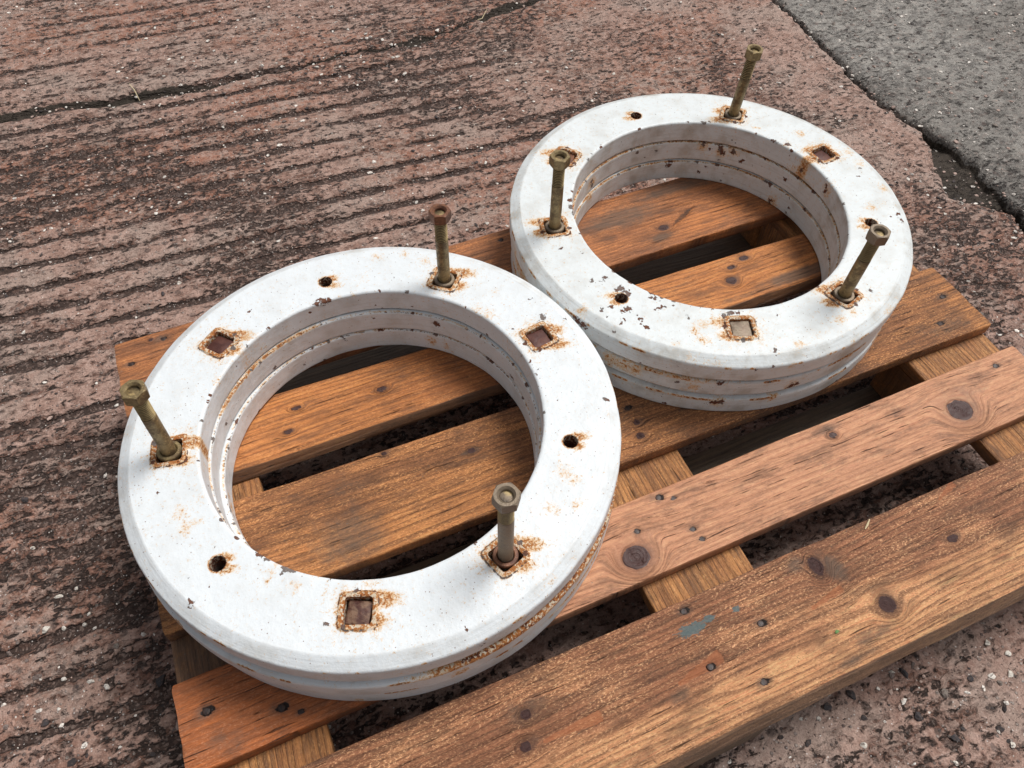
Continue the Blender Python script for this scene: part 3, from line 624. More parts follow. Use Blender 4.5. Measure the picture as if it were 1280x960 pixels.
# ---------------------------------------------------------------- RING STACKS
H = .1092; LT = H / 3; RO = .2922; CH_W, CH_H = .0160, .0088; BC = .2327
SQ = .0142; HR = .0088
def ring_profile(ri, top, RO=RO):
    """closed cross-section (r, z), z from 0 to LT, fine on the flat top"""
    p = []
    b = .0034
    p += [(ri + b, .0004), (ri + b * .35, .0012)] + [(ri, z) for z in np.linspace(.0032, LT - .0035, 17)]
    p += [(ri + .0002, LT - .0024), (ri + .0009, LT - .0010), (ri + .0024, LT - .0002)]
    p += [(r, LT) for r in (np.concatenate([np.linspace(ri + .0042, ri + .014, 9)[:-1], np.linspace(ri + .014, RO - CH_W - .001, 46)]) if top else np.linspace(ri + .0042, RO - CH_W - .001, 14))]
    p += [(RO - CH_W + t * (CH_W - .0010), LT - (CH_H - .0010) * (t - .10 * (1 - np.exp(-t / .10))) / .9) for t in np.linspace(.02, .97, 14)]
    p += [(RO - .0005, LT - CH_H - .0002)]
    p += [(RO - .0002, LT - CH_H - .0012)] + [(RO, z) for z in np.linspace(LT - CH_H - .003, .0034, 13)] + [(RO - .0009, .0014), (RO - b, .0004)]
    p += [(r, .0005) for r in np.linspace(RO - .02, ri + .02, 3)]
    return np.array(p)
def sweep(prof, n):
    th = np.linspace(0, 2 * np.pi, n, endpoint=False); m = len(prof)
    V = np.stack([np.cos(th)[:, None] * prof[None, :, 0], np.sin(th)[:, None] * prof[None, :, 0], np.repeat(prof[None, :, 1], n, 0)], -1).reshape(-1, 3)
    I = np.arange(n * m).reshape(n, m); J = np.roll(I, -1, 1); K = np.roll(I, -1, 0); Lq = np.roll(K, -1, 1)
    return V, np.stack([I, J, Lq, K], -1).reshape(-1, 4)
def cutters(feats):
    bm = bmesh.new()
    for kind, a in feats:
        c = Vector((BC * math.cos(a), BC * math.sin(a), 0))
        if kind == 'h':
            n = 28; pts = [(HR * math.cos(k / n * 6.28318), HR * math.sin(k / n * 6.28318)) for k in range(n)]
        else:
            s, k = SQ, .0030; pts = [(s, -s + k), (s, s - k), (s - k * .3, s - k * .3), (s - k, s), (-s + k, s), (-s + k * .3, s - k * .3), (-s, s - k), (-s, -s + k), (-s + k * .3, -s + k * .3), (-s + k, -s), (s - k, -s), (s - k * .3, -s + k * .3)]
        ca, sa = math.cos(a), math.sin(a)
        lo, hi = [], []
        for x, y in pts:
            q = (c.x + x * ca - y * sa, c.y + x * sa + y * ca)
            lo.append(bm.verts.new((*q, -.01))); hi.append(bm.verts.new((*q, LT + .01)))
        bm.faces.new(hi); bm.faces.new(lo[::-1])
        for i in range(len(pts)):
            j = (i + 1) % len(pts); bm.faces.new((lo[i], lo[j], hi[j], hi[i]))
    me = bpy.data.meshes.new('cut'); bm.to_mesh(me); bm.free(); return me

def ring_attrs(V, level, st):
    """rust / chip fields from the position of each vertex; st holds the stack's own spots"""
    RO = st['ro'][level]
    x, y, z = V[:, 0], V[:, 1], V[:, 2]
    xw = x + (fbm(x * 150 + z * 90, y * 150, 3, 3) - .5) * .010; yw = y + (fbm(x * 150 + 40, y * 150 + z * 90, 6, 3) - .5) * .010; zw = z + (fbm(x * 150 + y * 150, z * 190, 5, 3) - .5) * .006
    r = np.hypot(x, y); th = np.arctan2(y, x)
    rust = np.zeros(len(V)); chip_shade = np.zeros(len(V))
    topf = z > LT - .0012
    if level == 2:
        for kind, a in st['feats']:
            cx, cy = BC * math.cos(a), BC * math.sin(a)
            dx, dy = x - cx, y - cy; lx = dx * math.cos(a) + dy * math.sin(a); ly = -dx * math.sin(a) + dy * math.cos(a)
            sx_, sy_ = st['dir']; al = dx * sx_ + dy * sy_; ac = -dx * sy_ + dy * sx_
            q = rng.uniform(.75, 1.1)
            if kind == 'h':
                d = np.hypot(dx, dy) - HR; rust = np.maximum(rust, 1.05 * np.exp(-np.maximum(d, 0) / .0011)); f = .8; L_ = .016; of = .0062
            else:
                cheb = (np.abs(lx) ** 6 + np.abs(ly) ** 6) ** (1 / 6) - SQ
                rust = np.maximum(rust, q * .74 * np.exp(-(np.maximum(cheb - .001, 0) / .0052) ** 2)); lipl = np.exp(-((cheb - .0060) / .0009) ** 2); chip_shade = np.maximum(chip_shade, lipl * .80 * sst(fbm(x * 70, y * 70, 6, 2), .3, .55))
                rust = np.maximum(rust, .95 * np.exp(-((cheb - .0058) / .0011) ** 2) * sst(fbm(x * 90, y * 90, 2, 2), .42, .6))
                rust = np.maximum(rust, .42 * np.exp(-np.maximum(cheb, 0) / .011) * (.3 + 1.4 * fbm(x * 45, y * 45, 5, 3)))
                # a few big flakes off the lip
                f = 1.05; L_ = .027; of = .011
                for k in range(2):
                    aa = rng.random() * 6.28; fx, fy = cx + .021 * math.cos(aa), cy + .021 * math.sin(aa)
                    chip_shade = np.maximum(chip_shade, 1.1 * np.exp(-(((x - fx) / .0035) ** 2 + ((y - fy) / .0035) ** 2)))
            base = (HR if kind == 'h' else SQ + .002)
            for sgn, kk in ((1, 1.15), (-1, .8)) if rng.random() < .6 else ((1, .8), (-1, 1.15)):
                s_ = np.clip((al - base * .7) / L_, 0, None)
                lobe = np.exp(-((ac - sgn * of) / (of * .62 + .0015)) ** 2) * np.exp(-(s_ / (.75 * kk)) ** 2) * (al > base * .3)
                rust = np.maximum(rust, .68 * np.tanh(1.9 * lobe * f * (.55 + .9 * fbm(al * 30, ac * 160, 4, 3))))
    # chips and rust spots given one by one: (theta, r, z or None, radius, kind, stretch)
    for (sx0, sy0, sz0, rad, kind, k) in st['spots'][level]:
        q_ = math.hypot(sx0, sy0)
        if q_ > .2915: sx0, sy0 = sx0 * RO / q_, sy0 * RO / q_
        d = np.sqrt((xw - sx0) ** 2 + (yw - sy0) ** 2 + (zw - sz0) ** 2) / (rad * (1.35 if kind == 'c' else 1.6)); k = k * (.88 if kind == 'c' else (.62 if level < 2 else .46))
        f = k * np.exp(-d ** 2)
        if kind == 'c': chip_shade = np.maximum(chip_shade, f)
        else: rust = np.maximum(rust, f)
    # worn edges
    en = fbm(th * 14, z * 0 + level, 3 + level, 4)
    eo = np.exp(-((r - RO) / .0016) ** 2 - ((z - (LT - CH_H - .0006)) / .0016) ** 2)
    rust = np.maximum(rust, eo * 1.0 * sst(en, st['edge'], st['edge'] + .2))
    ei = np.exp(-((r - st['ri'][level] - .0015) / .0028) ** 2 - ((z - LT + .001) / .0028) ** 2)
    chip_shade = np.maximum(chip_shade, ei * .95 * sst(fbm(th * 22, z * 0 + 2, 6 + level, 4), st['iedge'], st['iedge'] + .12))
    # seams: brown line at the foot of every bore and rim
    seam = (np.exp(-((z) / .0020) ** 2) * (level > 0) + np.exp(-((z - LT) / .0016) ** 2) * (level < 2) * ((r < st['ri'][level] + .004) | (r > RO - .004)))
    rust = np.maximum(rust, seam * (.55 + .5 * sst(en, .35, .6)) * st['seam'])
    chip_shade = np.maximum(chip_shade, (np.exp(-(z / .0016) ** 2) * (level > 0) + np.exp(-((z - LT) / .0010) ** 2) * (level < 2) * (r < st['ri'][level] + .002)) * 1.15 * (.55 + .7 * sst(fbm(th * 30, z * 0 + level, 7, 3), .3, .5)))  # dark seam lines: shade of the grooves painted into this field
    # tan rust band on the exposed shoulder of the lower rings
    for (t0, t1, lv, k) in st['bands']:
        if lv == level:
            tt = np.degrees(th)
            m = sst(tt, t0 - 6, t0 + 10) * sst(-tt, -t1 - 6, -t1 + 10)
            rust = np.maximum(rust, k * m * np.exp(-((r - RO + .003) / .006) ** 2) * (z > LT - CH_H - .004) * (.45 + .8 * fbm(th * 40, z * 300, 2, 3)))
    for (t0, t1, lv, k) in st['ibands']:
        if lv == level:
            tt = np.degrees(th); m = sst(tt, t0 - 4, t0 + 8) * sst(-tt, -t1 - 4, -t1 + 8)
            rust = np.maximum(rust, k * m * np.exp(-((r - st['ri'][level] - .001) / .003) ** 2 - ((z - LT) / .003) ** 2) * (.5 + .7 * fbm(th * 40, z * 300, 2, 3)))
    # blank inside of the bolt holes: bare rusty iron
    if level == 2:
        for kind, a in st['feats']:
            cx, cy = BC * math.cos(a), BC * math.sin(a); dx, dy = x - cx, y - cy
            lx = dx * math.cos(a) + dy * math.sin(a); ly = -dx * math.sin(a) + dy * math.cos(a)
            ins = (np.hypot(dx, dy) < HR + .0004) if kind == 'h' else (np.maximum(np.abs(lx), np.abs(ly)) < SQ + .0003)
            rust = np.where(ins & (z < LT - .001), 1.3, rust)
    wall = np.where(topf & (r < RO - CH_W), 0.0, 1.0)
    return rust, chip_shade, wall, th * .25, r

def lathe(name, prof, n=24, close=True):
    prof = np.array(prof); th = np.linspace(0, 2 * np.pi, n, endpoint=False); m = len(prof)
    V = np.stack([np.cos(th)[:, None] * prof[None, :, 0], np.sin(th)[:, None] * prof[None, :, 0], np.repeat(prof[None, :, 1], n, 0)], -1).reshape(-1, 3)
    I = np.arange(n * m).reshape(n, m); K = np.roll(I, -1, 0)
    q = np.stack([I[:, :-1], K[:, :-1], K[:, 1:], I[:, 1:]], -1).reshape(-1, 4)
    if close:
        q = np.vstack([q, np.stack([I[:, -1], K[:, -1], K[:, 0], I[:, 0]], -1)])
        return make_mesh(name, V, [q], angle=32)
    V = np.vstack([V, [0, 0, prof[-1, 1]], [0, 0, prof[0, 1]]])
    t1 = np.stack([I[:, -1], K[:, -1], np.full(n, len(V) - 2)], 1); t2 = np.stack([K[:, 0], I[:, 0], np.full(n, len(V) - 1)], 1)
    return make_mesh(name, V, [q, np.vstack([t1, t2])], angle=32)
def bolt_mesh(h, rs=.0082):
    """plain shank below, helical thread above; origin at ring top"""
    n = 32; z = np.concatenate([np.linspace(-LT + .002, h - .046, 12), np.arange(h - .0455, h - .0035, .0003), [h - .0025, h - .0022]])
    th = np.linspace(0, 2 * np.pi, n, endpoint=False)
    Z, T = np.meshgrid(z, th, indexing='xy')
    ph = (Z / .0027 - T / (2 * np.pi)); tri = np.abs((ph - np.floor(ph)) * 2 - 1)
    th_m = sst(Z, h - .046, h - .043)
    Rr = rs - th_m * (.0001 + .0016 * tri)
    Rr[:, -1] *= .82
    wob = 1 + .012 * (vn(Z * 120, T * 2, 2) - .5)
    V = np.stack([np.cos(T) * Rr * wob, np.sin(T) * Rr * wob, Z], -1).reshape(-1, 3); m = len(z)
    I = np.arange(n * m).reshape(n, m); K = np.roll(I, -1, 0)
    q = np.stack([I[:, :-1], K[:, :-1], K[:, 1:], I[:, 1:]], -1).reshape(-1, 4)
    V = np.vstack([V, [0, 0, h - .0020]]); t1 = np.stack([I[:, -1], K[:, -1], np.full(n, len(V) - 1)], 1)
    me = make_mesh('threaded_bolt', V, [q, t1], angle=40)
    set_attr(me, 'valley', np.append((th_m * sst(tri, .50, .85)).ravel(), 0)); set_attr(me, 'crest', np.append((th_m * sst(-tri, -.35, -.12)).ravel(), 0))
    return me
def nut_mesh(af=.0240, hh=.0142, bore=.0072):
    """hexagon with chamfered corners top and bottom, countersunk threaded bore"""
    n = 48; th = np.linspace(0, 2 * np.pi, n, endpoint=False)
    hexr = (af / 2) / np.cos((th + np.pi / 6) % (np.pi / 3) - np.pi / 6)
    rings = []
    rc = af / 2 * .985
    def ring(rad, z): rings.append(np.stack([np.cos(th) * rad, np.sin(th) * rad, np.full(n, z)], 1))
    ring(np.full(n, bore), 0); ring(np.full(n, rc), 0); 
    z1 = (hexr - rc) * .55; R1 = np.stack([np.cos(th) * hexr, np.sin(th) * hexr, z1 + .0002], 1); rings.append(R1)
    rings.append(np.stack([np.cos(th) * hexr, np.sin(th) * hexr, hh - z1 - .0002], 1)); ring(np.full(n, rc), hh)
    ring(np.full(n, bore + .0017), hh); ring(np.full(n, bore), hh - .0016)
    zz = hh - .0016
    while zz > .002: ring(np.full(n, bore - .0007), zz - .001); ring(np.full(n, bore), zz - .002); zz -= .002
    V = np.vstack(rings); m = len(rings); I = np.arange(m * n).reshape(m, n); K = np.roll(I, -1, 1)
    q = np.stack([I[:-1], K[:-1], K[1:], I[1:]], -1).reshape(-1, 4)[:, ::-1]
    q = np.vstack([q, np.stack([I[-1], K[-1], K[0], I[0]], -1)[:, ::-1]])
    return make_mesh('nut', V, [q[:, ::-1]], angle=24)
def head_mesh(s=.0128, hh=.012):
    bm = bmesh.new(); bmesh.ops.create_cube(bm, size=1)
    for v in bm.verts: v.co = Vector((v.co.x * 2 * s, v.co.y * 2 * s, (v.co.z - .5) * hh))
    bmesh.ops.bevel(bm, geom=bm.edges[:], offset=.0019, segments=3, affect='EDGES', profile=.6)
    bmesh.ops.subdivide_edges(bm, edges=[e for e in bm.edges if e.calc_length() > .01], cuts=6, use_grid_fill=True)
    r = np.random.default_rng(3)
    for v in bm.verts:
        d = math.hypot(v.co.x, v.co.y)
        if v.co.z > -.0006: v.co.z += .0011 * max(0, 1 - (d / s) ** 2)
        v.co += Vector(r.normal(0, .00012, 3))
    me = bpy.data.meshes.new('square_bolt_head'); bm.to_mesh(me); bm.free()
    me.polygons.foreach_set('use_smooth', np.ones(len(me.polygons), bool)); me.set_sharp_from_angle(angle=R_(40)); return me

M_pw = mat_paint('white_paint_clean', .22, (228, 233, 236), .9)
M_pg = mat_paint('white_paint_grimy', .42, (224, 229, 230), .7)
M_brass = mat_bolt('passivated_steel', (142, 124, 88), (106, 88, 64), (180, 156, 110), .45)
M_dull = mat_bolt('dull_brown_steel', (124, 110, 94), (142, 126, 106), (92, 72, 58), .4)
M_rustb = mat_bolt('rusted_steel', (126, 84, 60), (92, 62, 50), (152, 104, 72), .3)
M_headr = mat_bolt('rusted_head', (78, 44, 38), (94, 56, 46), (66, 40, 36), .2)
M_headg = mat_bolt('greyish_head', (120, 104, 88), (148, 134, 116), (96, 62, 44), .35)
M_headm = mat_bolt('brown_head_pale_wear', (78, 46, 38), (132, 104, 84), (96, 58, 42), .2)
NUT = nut_mesh(); HEAD = head_mesh()
COLL = lathe('collar', [(.0086, 0), (.0128, 0), (.0138, .0012), (.0138, .0048), (.0130, .0060), (.0100, .0062), (.0088, .0052)], 36)
def with_mat(me, mat):
    c = me.copy(); c.materials.clear(); c.materials.append(mat); return c

def rand_spots(n, level, ri, r, zone, rad=(.0009, .0026), kind='c', k=1.25):
    out = []
    for _ in range(n):
        a = r.random() * 6.2832; s = rad[0] + (rad[1] - rad[0]) * r.random() ** 2
        if zone == 'in': out.append((ri * math.cos(a), ri * math.sin(a), r.random() * LT, s, kind, k))
        elif zone == 'out': out.append((RO * math.cos(a), RO * math.sin(a), r.random() * LT, s, kind, k))
        else:
            q = r.uniform(ri + .004, RO - .012); out.append((q * math.cos(a), q * math.sin(a), LT, s, kind, k))
    return out
def build_stack(cx, cy, label, st, mat, seed):
    r = np.random.default_rng(seed)
    root = empty('wheel_weight_stack', (cx, cy, 0), label, 'ring stack', 'white painted ring stacks on the pallet')
    if 1:
        for lv in range(3):
            sp = st['spots'].setdefault(lv, [])
            ri = st['ri'][lv]
            sp += rand_spots(st['n_in'], lv, ri, r, 'in') + rand_spots(st['n_out'], lv, ri, r, 'out', k=1.1) + rand_spots(10, lv, ri, r, 'out', (.003, .007), 'r', .7)
            if lv == 2: sp += rand_spots(st['n_top'], lv, ri, r, 'top', (.0006, .0013)) + rand_spots(5, lv, ri, r, 'top', (.003, .006), 'r', .34)
    for lv in range(3):
        n = 1150 if lv == 2 else 760
        V, F = sweep(ring_profile(st['ri'][lv], lv == 2, st['ro'][lv]), n)
        me = make_mesh('weight_ring', V, [F], smooth=False)
        if lv >= 1:
            tmp = bpy.data.objects.new('tmp', me); COL.objects.link(tmp)
            fe = st['feats'] if lv == 2 else [f for f in st['feats'] if f[0] == 'h']
            cu = bpy.data.objects.new('cut', cutters(fe)); COL.objects.link(cu)
            md = tmp.modifiers.new('b', 'BOOLEAN'); md.operation = 'DIFFERENCE'; md.object = cu; md.solver = 'EXACT'
            dg = bpy.context.evaluated_depsgraph_get()
            me2 = bpy.data.meshes.new_from_object(tmp.evaluated_get(dg)); me2.name = 'weight_ring'
            bpy.data.objects.remove(tmp); cm = cu.data; bpy.data.objects.remove(cu); bpy.data.meshes.remove(cm); bpy.data.meshes.remove(me); me = me2
            me.materials.clear()
        V = get_co(me).astype(np.float64)
        ru, chp, wl, arc, rd = ring_attrs(V, lv, st)
        # real relief: raised flaky lips round the square holes, knocks on the rims
        th = np.arctan2(V[:, 1], V[:, 0]); rr = np.hypot(V[:, 0], V[:, 1])
        if lv == 2:
            top = V[:, 2] > LT - .0004
            for kind, a in st['feats']:
                dx, dy = V[:, 0] - BC * math.cos(a), V[:, 1] - BC * math.sin(a)
                lx = dx * math.cos(a) + dy * math.sin(a); ly = -dx * math.sin(a) + dy * math.cos(a)
                if kind != 'h':
                    cheb = (np.abs(lx) ** 6 + np.abs(ly) ** 6) ** (1 / 6) - SQ
                    lift = sst(cheb, -.001, .0012) * sst(-cheb, -.0068, -.0052) * (.0011 + .0012 * fbm(V[:, 0] * 130, V[:, 1] * 130, seed, 3))
                    V[:, 2] += np.where(top, lift, 0)
            V[:, 2] += np.where(top, (fbm(V[:, 0] * 28, V[:, 1] * 28, seed + 1, 3) - .5) * .0006, 0)
        dent = (fbm(th * 9 + lv * 3, V[:, 2] * 40, seed + 2, 4) - .5) * .0012
        wgt = sst(np.abs(rr - (RO + st['ri'][lv]) / 2), .035, .046)
        k = 1 + dent * wgt / rr; V[:, 0] *= k; V[:, 1] *= k
        me.vertices.foreach_set('co', V.astype(np.float32).ravel())
        for nm, a in (('rust', ru), ('chip_shade', chp), ('wall', wl), ('arc', arc), ('rad', rd)): set_attr(me, nm, a)
        me.polygons.foreach_set('use_smooth', np.ones(len(me.polygons), bool)); me.set_sharp_from_angle(angle=R_(38)); me.update()
        ox, oy = st['off'][lv]
        link('weight_ring', me, mat, root, (ox, oy, lv * LT), (0, 0, 0))
    bi = 0; hi = 0
    for kind, a in st['feats']:
        c = (BC * math.cos(a), BC * math.sin(a))
        if kind == 'b':
            hgt, mb, mn, mc, tw, tilt = st['bolts'][bi]; bi += 1
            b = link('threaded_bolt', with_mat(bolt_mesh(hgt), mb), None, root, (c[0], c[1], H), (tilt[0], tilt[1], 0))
            link('nut', with_mat(NUT, mn), None, b, (0, 0, hgt - .0142 + .0030), (0, 0, tw))
            link('collar', with_mat(COLL, mc), None, b, (0, 0, -.0035), (.03 * math.cos(a), .03, 0))
        elif kind == 's':
            mh, dz, tw = st['heads'][hi]; hi += 1
            link('square_bolt_head', with_mat(HEAD, mh), None, root, (c[0], c[1], H + dz), (.04 * math.cos(a * 3), .04, a + tw))
    return root

PH = 128.7
def feats(order, start):     # clockwise, 40 degrees apart
    return [(k, R_(start - 40 * i)) for i, k in enumerate(order)]
def L2(x, y, z=LT): return (x, y, z)
c1 = (.2971, .2714); c2 = (.8595, .4355)
def at(px, py, c, rad, kind, k=1.2): return (px - c[0], py - c[1], LT, rad, kind, k)
st1 = dict(feats=feats('shbshbshb', 128.7), dir=(.93, -.36), ro=[.2948, .2952, .2922], ri=[.1925, .1962, .1995], off=[(.0010, .0012), (-.0012, -.0010), (0, 0)], edge=.52, iedge=.68, seam=.38,
    n_in=10, n_out=10, n_top=26, bands=[(-100, -12, 1, 1.0), (-70, -25, 0, .7)], ibands=[(95, 150, 1, .9)],
    spots={}, heads=[(M_headr, -.0030, .05), (M_headr, -.0034, -.04), (M_headm, -.0055, -.15)],
    bolts=[(.119, M_brass, M_rustb, M_dull, .2, (0, .01)), (.1335, M_dull, M_dull, M_rustb, .35, (.0, .0)), (.116, M_brass, M_brass, M_brass, .1, (-.01, .03))])
st2 = dict(feats=feats('hbshbshbs', 88.5), dir=(-.94, .33), ro=[.2900, .2903, .2922], ri=[.1950, .1972, .1995], off=[(.0010, -.0012), (.0014, .0008), (0, 0)], edge=.48, iedge=.66, seam=.78,
    n_in=26, n_out=16, n_top=36, bands=[(-150, -112, 1, .38), (150, 178, 1, .7)], ibands=[],
    spots={}, heads=[(M_headr, -.0050, .06), (M_headg, -.0016, .02), (M_rustb, -.0030, .3)],
    bolts=[(.114, M_brass, M_brass, M_dull, .3, (.03, .035)), (.1135, M_brass, M_dull, M_dull, .15, (.02, .015)), (.121, M_brass, M_brass, M_dull, .05, (0, 0))])
def load_spots(st, rows):
    for row in rows: st['spots'].setdefault(row[0], []).append(row[1:])
load_spots(st1, [(2, -0.0063, 0.2008, LT, 0.005, 'c', 1.3), (2, -0.0142, 0.1995, LT, 0.004, 'c', 1.3), (2, 0.0022, 0.2003, LT, 0.003, 'c', 1.3), (2, -0.0220, 0.1982, LT, 0.0025, 'c', 1.3), (2, 0.0661, 0.1873, LT, 0.0022, 'c', 1.3), (2, 0.0780, 0.1793, LT, 0.002, 'c', 1.3), (2, -0.1765, 0.0944, LT, 0.0022, 'c', 1.3), (2, -0.1769, 0.0871, LT, 0.0018, 'c', 1.3), (2, -0.1408, -0.1457, LT, 0.003, 'c', 1.3), (2, -0.1368, -0.1465, LT, 0.003, 'c', 1.3), (2, -0.1342, -0.1495, LT, 0.0025, 'c', 1.3), (2, -0.1452, -0.1467, LT, 0.0025, 'c', 1.3), (2, -0.2367, -0.1408, LT, 0.003, 'c', 1.3), (2, 0.2475, 0.0629, LT, 0.004, 'c', 1.3), (2, 0.2738, 0.0504, LT, 0.0018, 'c', 1.3), (2, 0.2632, -0.0848, LT, 0.0028, 'c', 1.3), (2, 0.2047, 0.0056, LT, 0.002, 'c', 1.3), (2, 0.2011, -0.0145, LT, 0.0015, 'c', 1.3), (2, 0.1977, -0.0315, LT, 0.0015, 'c', 1.3), (2, 0.1121, -0.2749, LT, 0.004, 'c', 1.3), (2, 0.1076, -0.2767, LT, 0.003, 'c', 1.3), (2, 0.0084, -0.2771, LT, 0.002, 'c', 1.3), (2, -0.1168, -0.2159, LT, 0.002, 'c', 1.3), (2, -0.1569, -0.1255, LT, 0.0025, 'c', 1.3), (2, 0.2041, 0.0620, LT, 0.0015, 'c', 1.3),
    (2, 0.0155, 0.1977, LT, 0.004, 'r', 0.62), (2, 0.0309, 0.1944, LT, 0.004, 'r', 0.62), (2, -0.1588, 0.1226, LT, 0.005, 'r', 0.62), (2, 0.0824, 0.2530, LT, 0.006, 'r', 0.62), (2, 0.1225, 0.2413, LT, 0.005, 'r', 0.62), (2, 0.1398, 0.2175, LT, 0.006, 'r', 0.62), (2, 0.1652, 0.2135, LT, 0.005, 'r', 0.62), (2, -0.1480, -0.1341, LT, 0.004, 'r', 0.62), (2, -0.1573, -0.1415, LT, 0.004, 'r', 0.62), (2, -0.1613, -0.1519, LT, 0.003, 'r', 0.62), (2, -0.1369, -0.1670, LT, 0.004, 'r', 0.62), (2, -0.0671, -0.1939, LT, 0.005, 'r', 0.62), (2, -0.2298, -0.0366, LT, 0.007, 'r', 0.62), (2, -0.2274, -0.0581, LT, 0.006, 'r', 0.62), (2, -0.2159, -0.0548, LT, 0.005, 'r', 0.62), (2, 0.1745, -0.1543, LT, 0.007, 'r', 0.62), (2, 0.1808, -0.1681, LT, 0.005, 'r', 0.62), (2, 0.1693, -0.1956, LT, 0.005, 'r', 0.62), (2, 0.1430, -0.1897, LT, 0.006, 'r', 0.62), (2, 0.1082, -0.2640, LT, 0.005, 'r', 0.62), (2, -0.1223, 0.1678, LT, 0.005, 'r', 0.62), (2, 0.1765, 0.1090, LT, 0.006, 'r', 0.62), (2, 0.1850, 0.0965, LT, 0.006, 'r', 0.62),
    (2, -0.0274, 0.1941, 0.0257, 0.002, 'c', 1.2), (2, 0.0022, 0.1960, 0.0250, 0.0025, 'c', 1.2), (2, -0.1311, 0.1457, 0.0246, 0.002, 'c', 1.2), (1, 0.1284, 0.1481, 0.0232, 0.005, 'c', 1.2), (0, 0.0095, 0.1958, 0.0309, 0.004, 'c', 1.2), (0, -0.0555, 0.1880, 0.0126, 0.003, 'c', 1.2), (0, -0.1352, 0.1419, 0.0024, 0.003, 'c', 1.2), (0, -0.1468, 0.1299, -0.0031, 0.003, 'c', 1.2), (1, -0.1681, 0.1008, 0.0147, 0.003, 'c', 1.2), (0, -0.1684, 0.1002, 0.0140, 0.003, 'c', 1.2), (1, 0.0555, 0.1880, 0.0250, 0.002, 'c', 1.2), (0, 0.1605, 0.1125, 0.0306, 0.003, 'c', 1.2), (2, 0.1759, 0.0865, 0.0060, 0.003, 'c', 1.2), (1, 0.1930, 0.0343, 0.0095, 0.003, 'c', 1.2), (0, -0.1958, -0.0083, 0.0301, 0.004, 'c', 1.2), (0, -0.1956, -0.0133, 0.0176, 0.004, 'c', 1.2),
    (0, -0.1954, 0.0159, 0.0215, 0.005, 'r', 0.75), (0, -0.1960, 0.0009, 0.0196, 0.006, 'r', 0.75), (0, 0.1216, 0.1537, 0.0199, 0.006, 'r', 0.75), (0, 0.1395, 0.1377, 0.0171, 0.005, 'r', 0.75)])
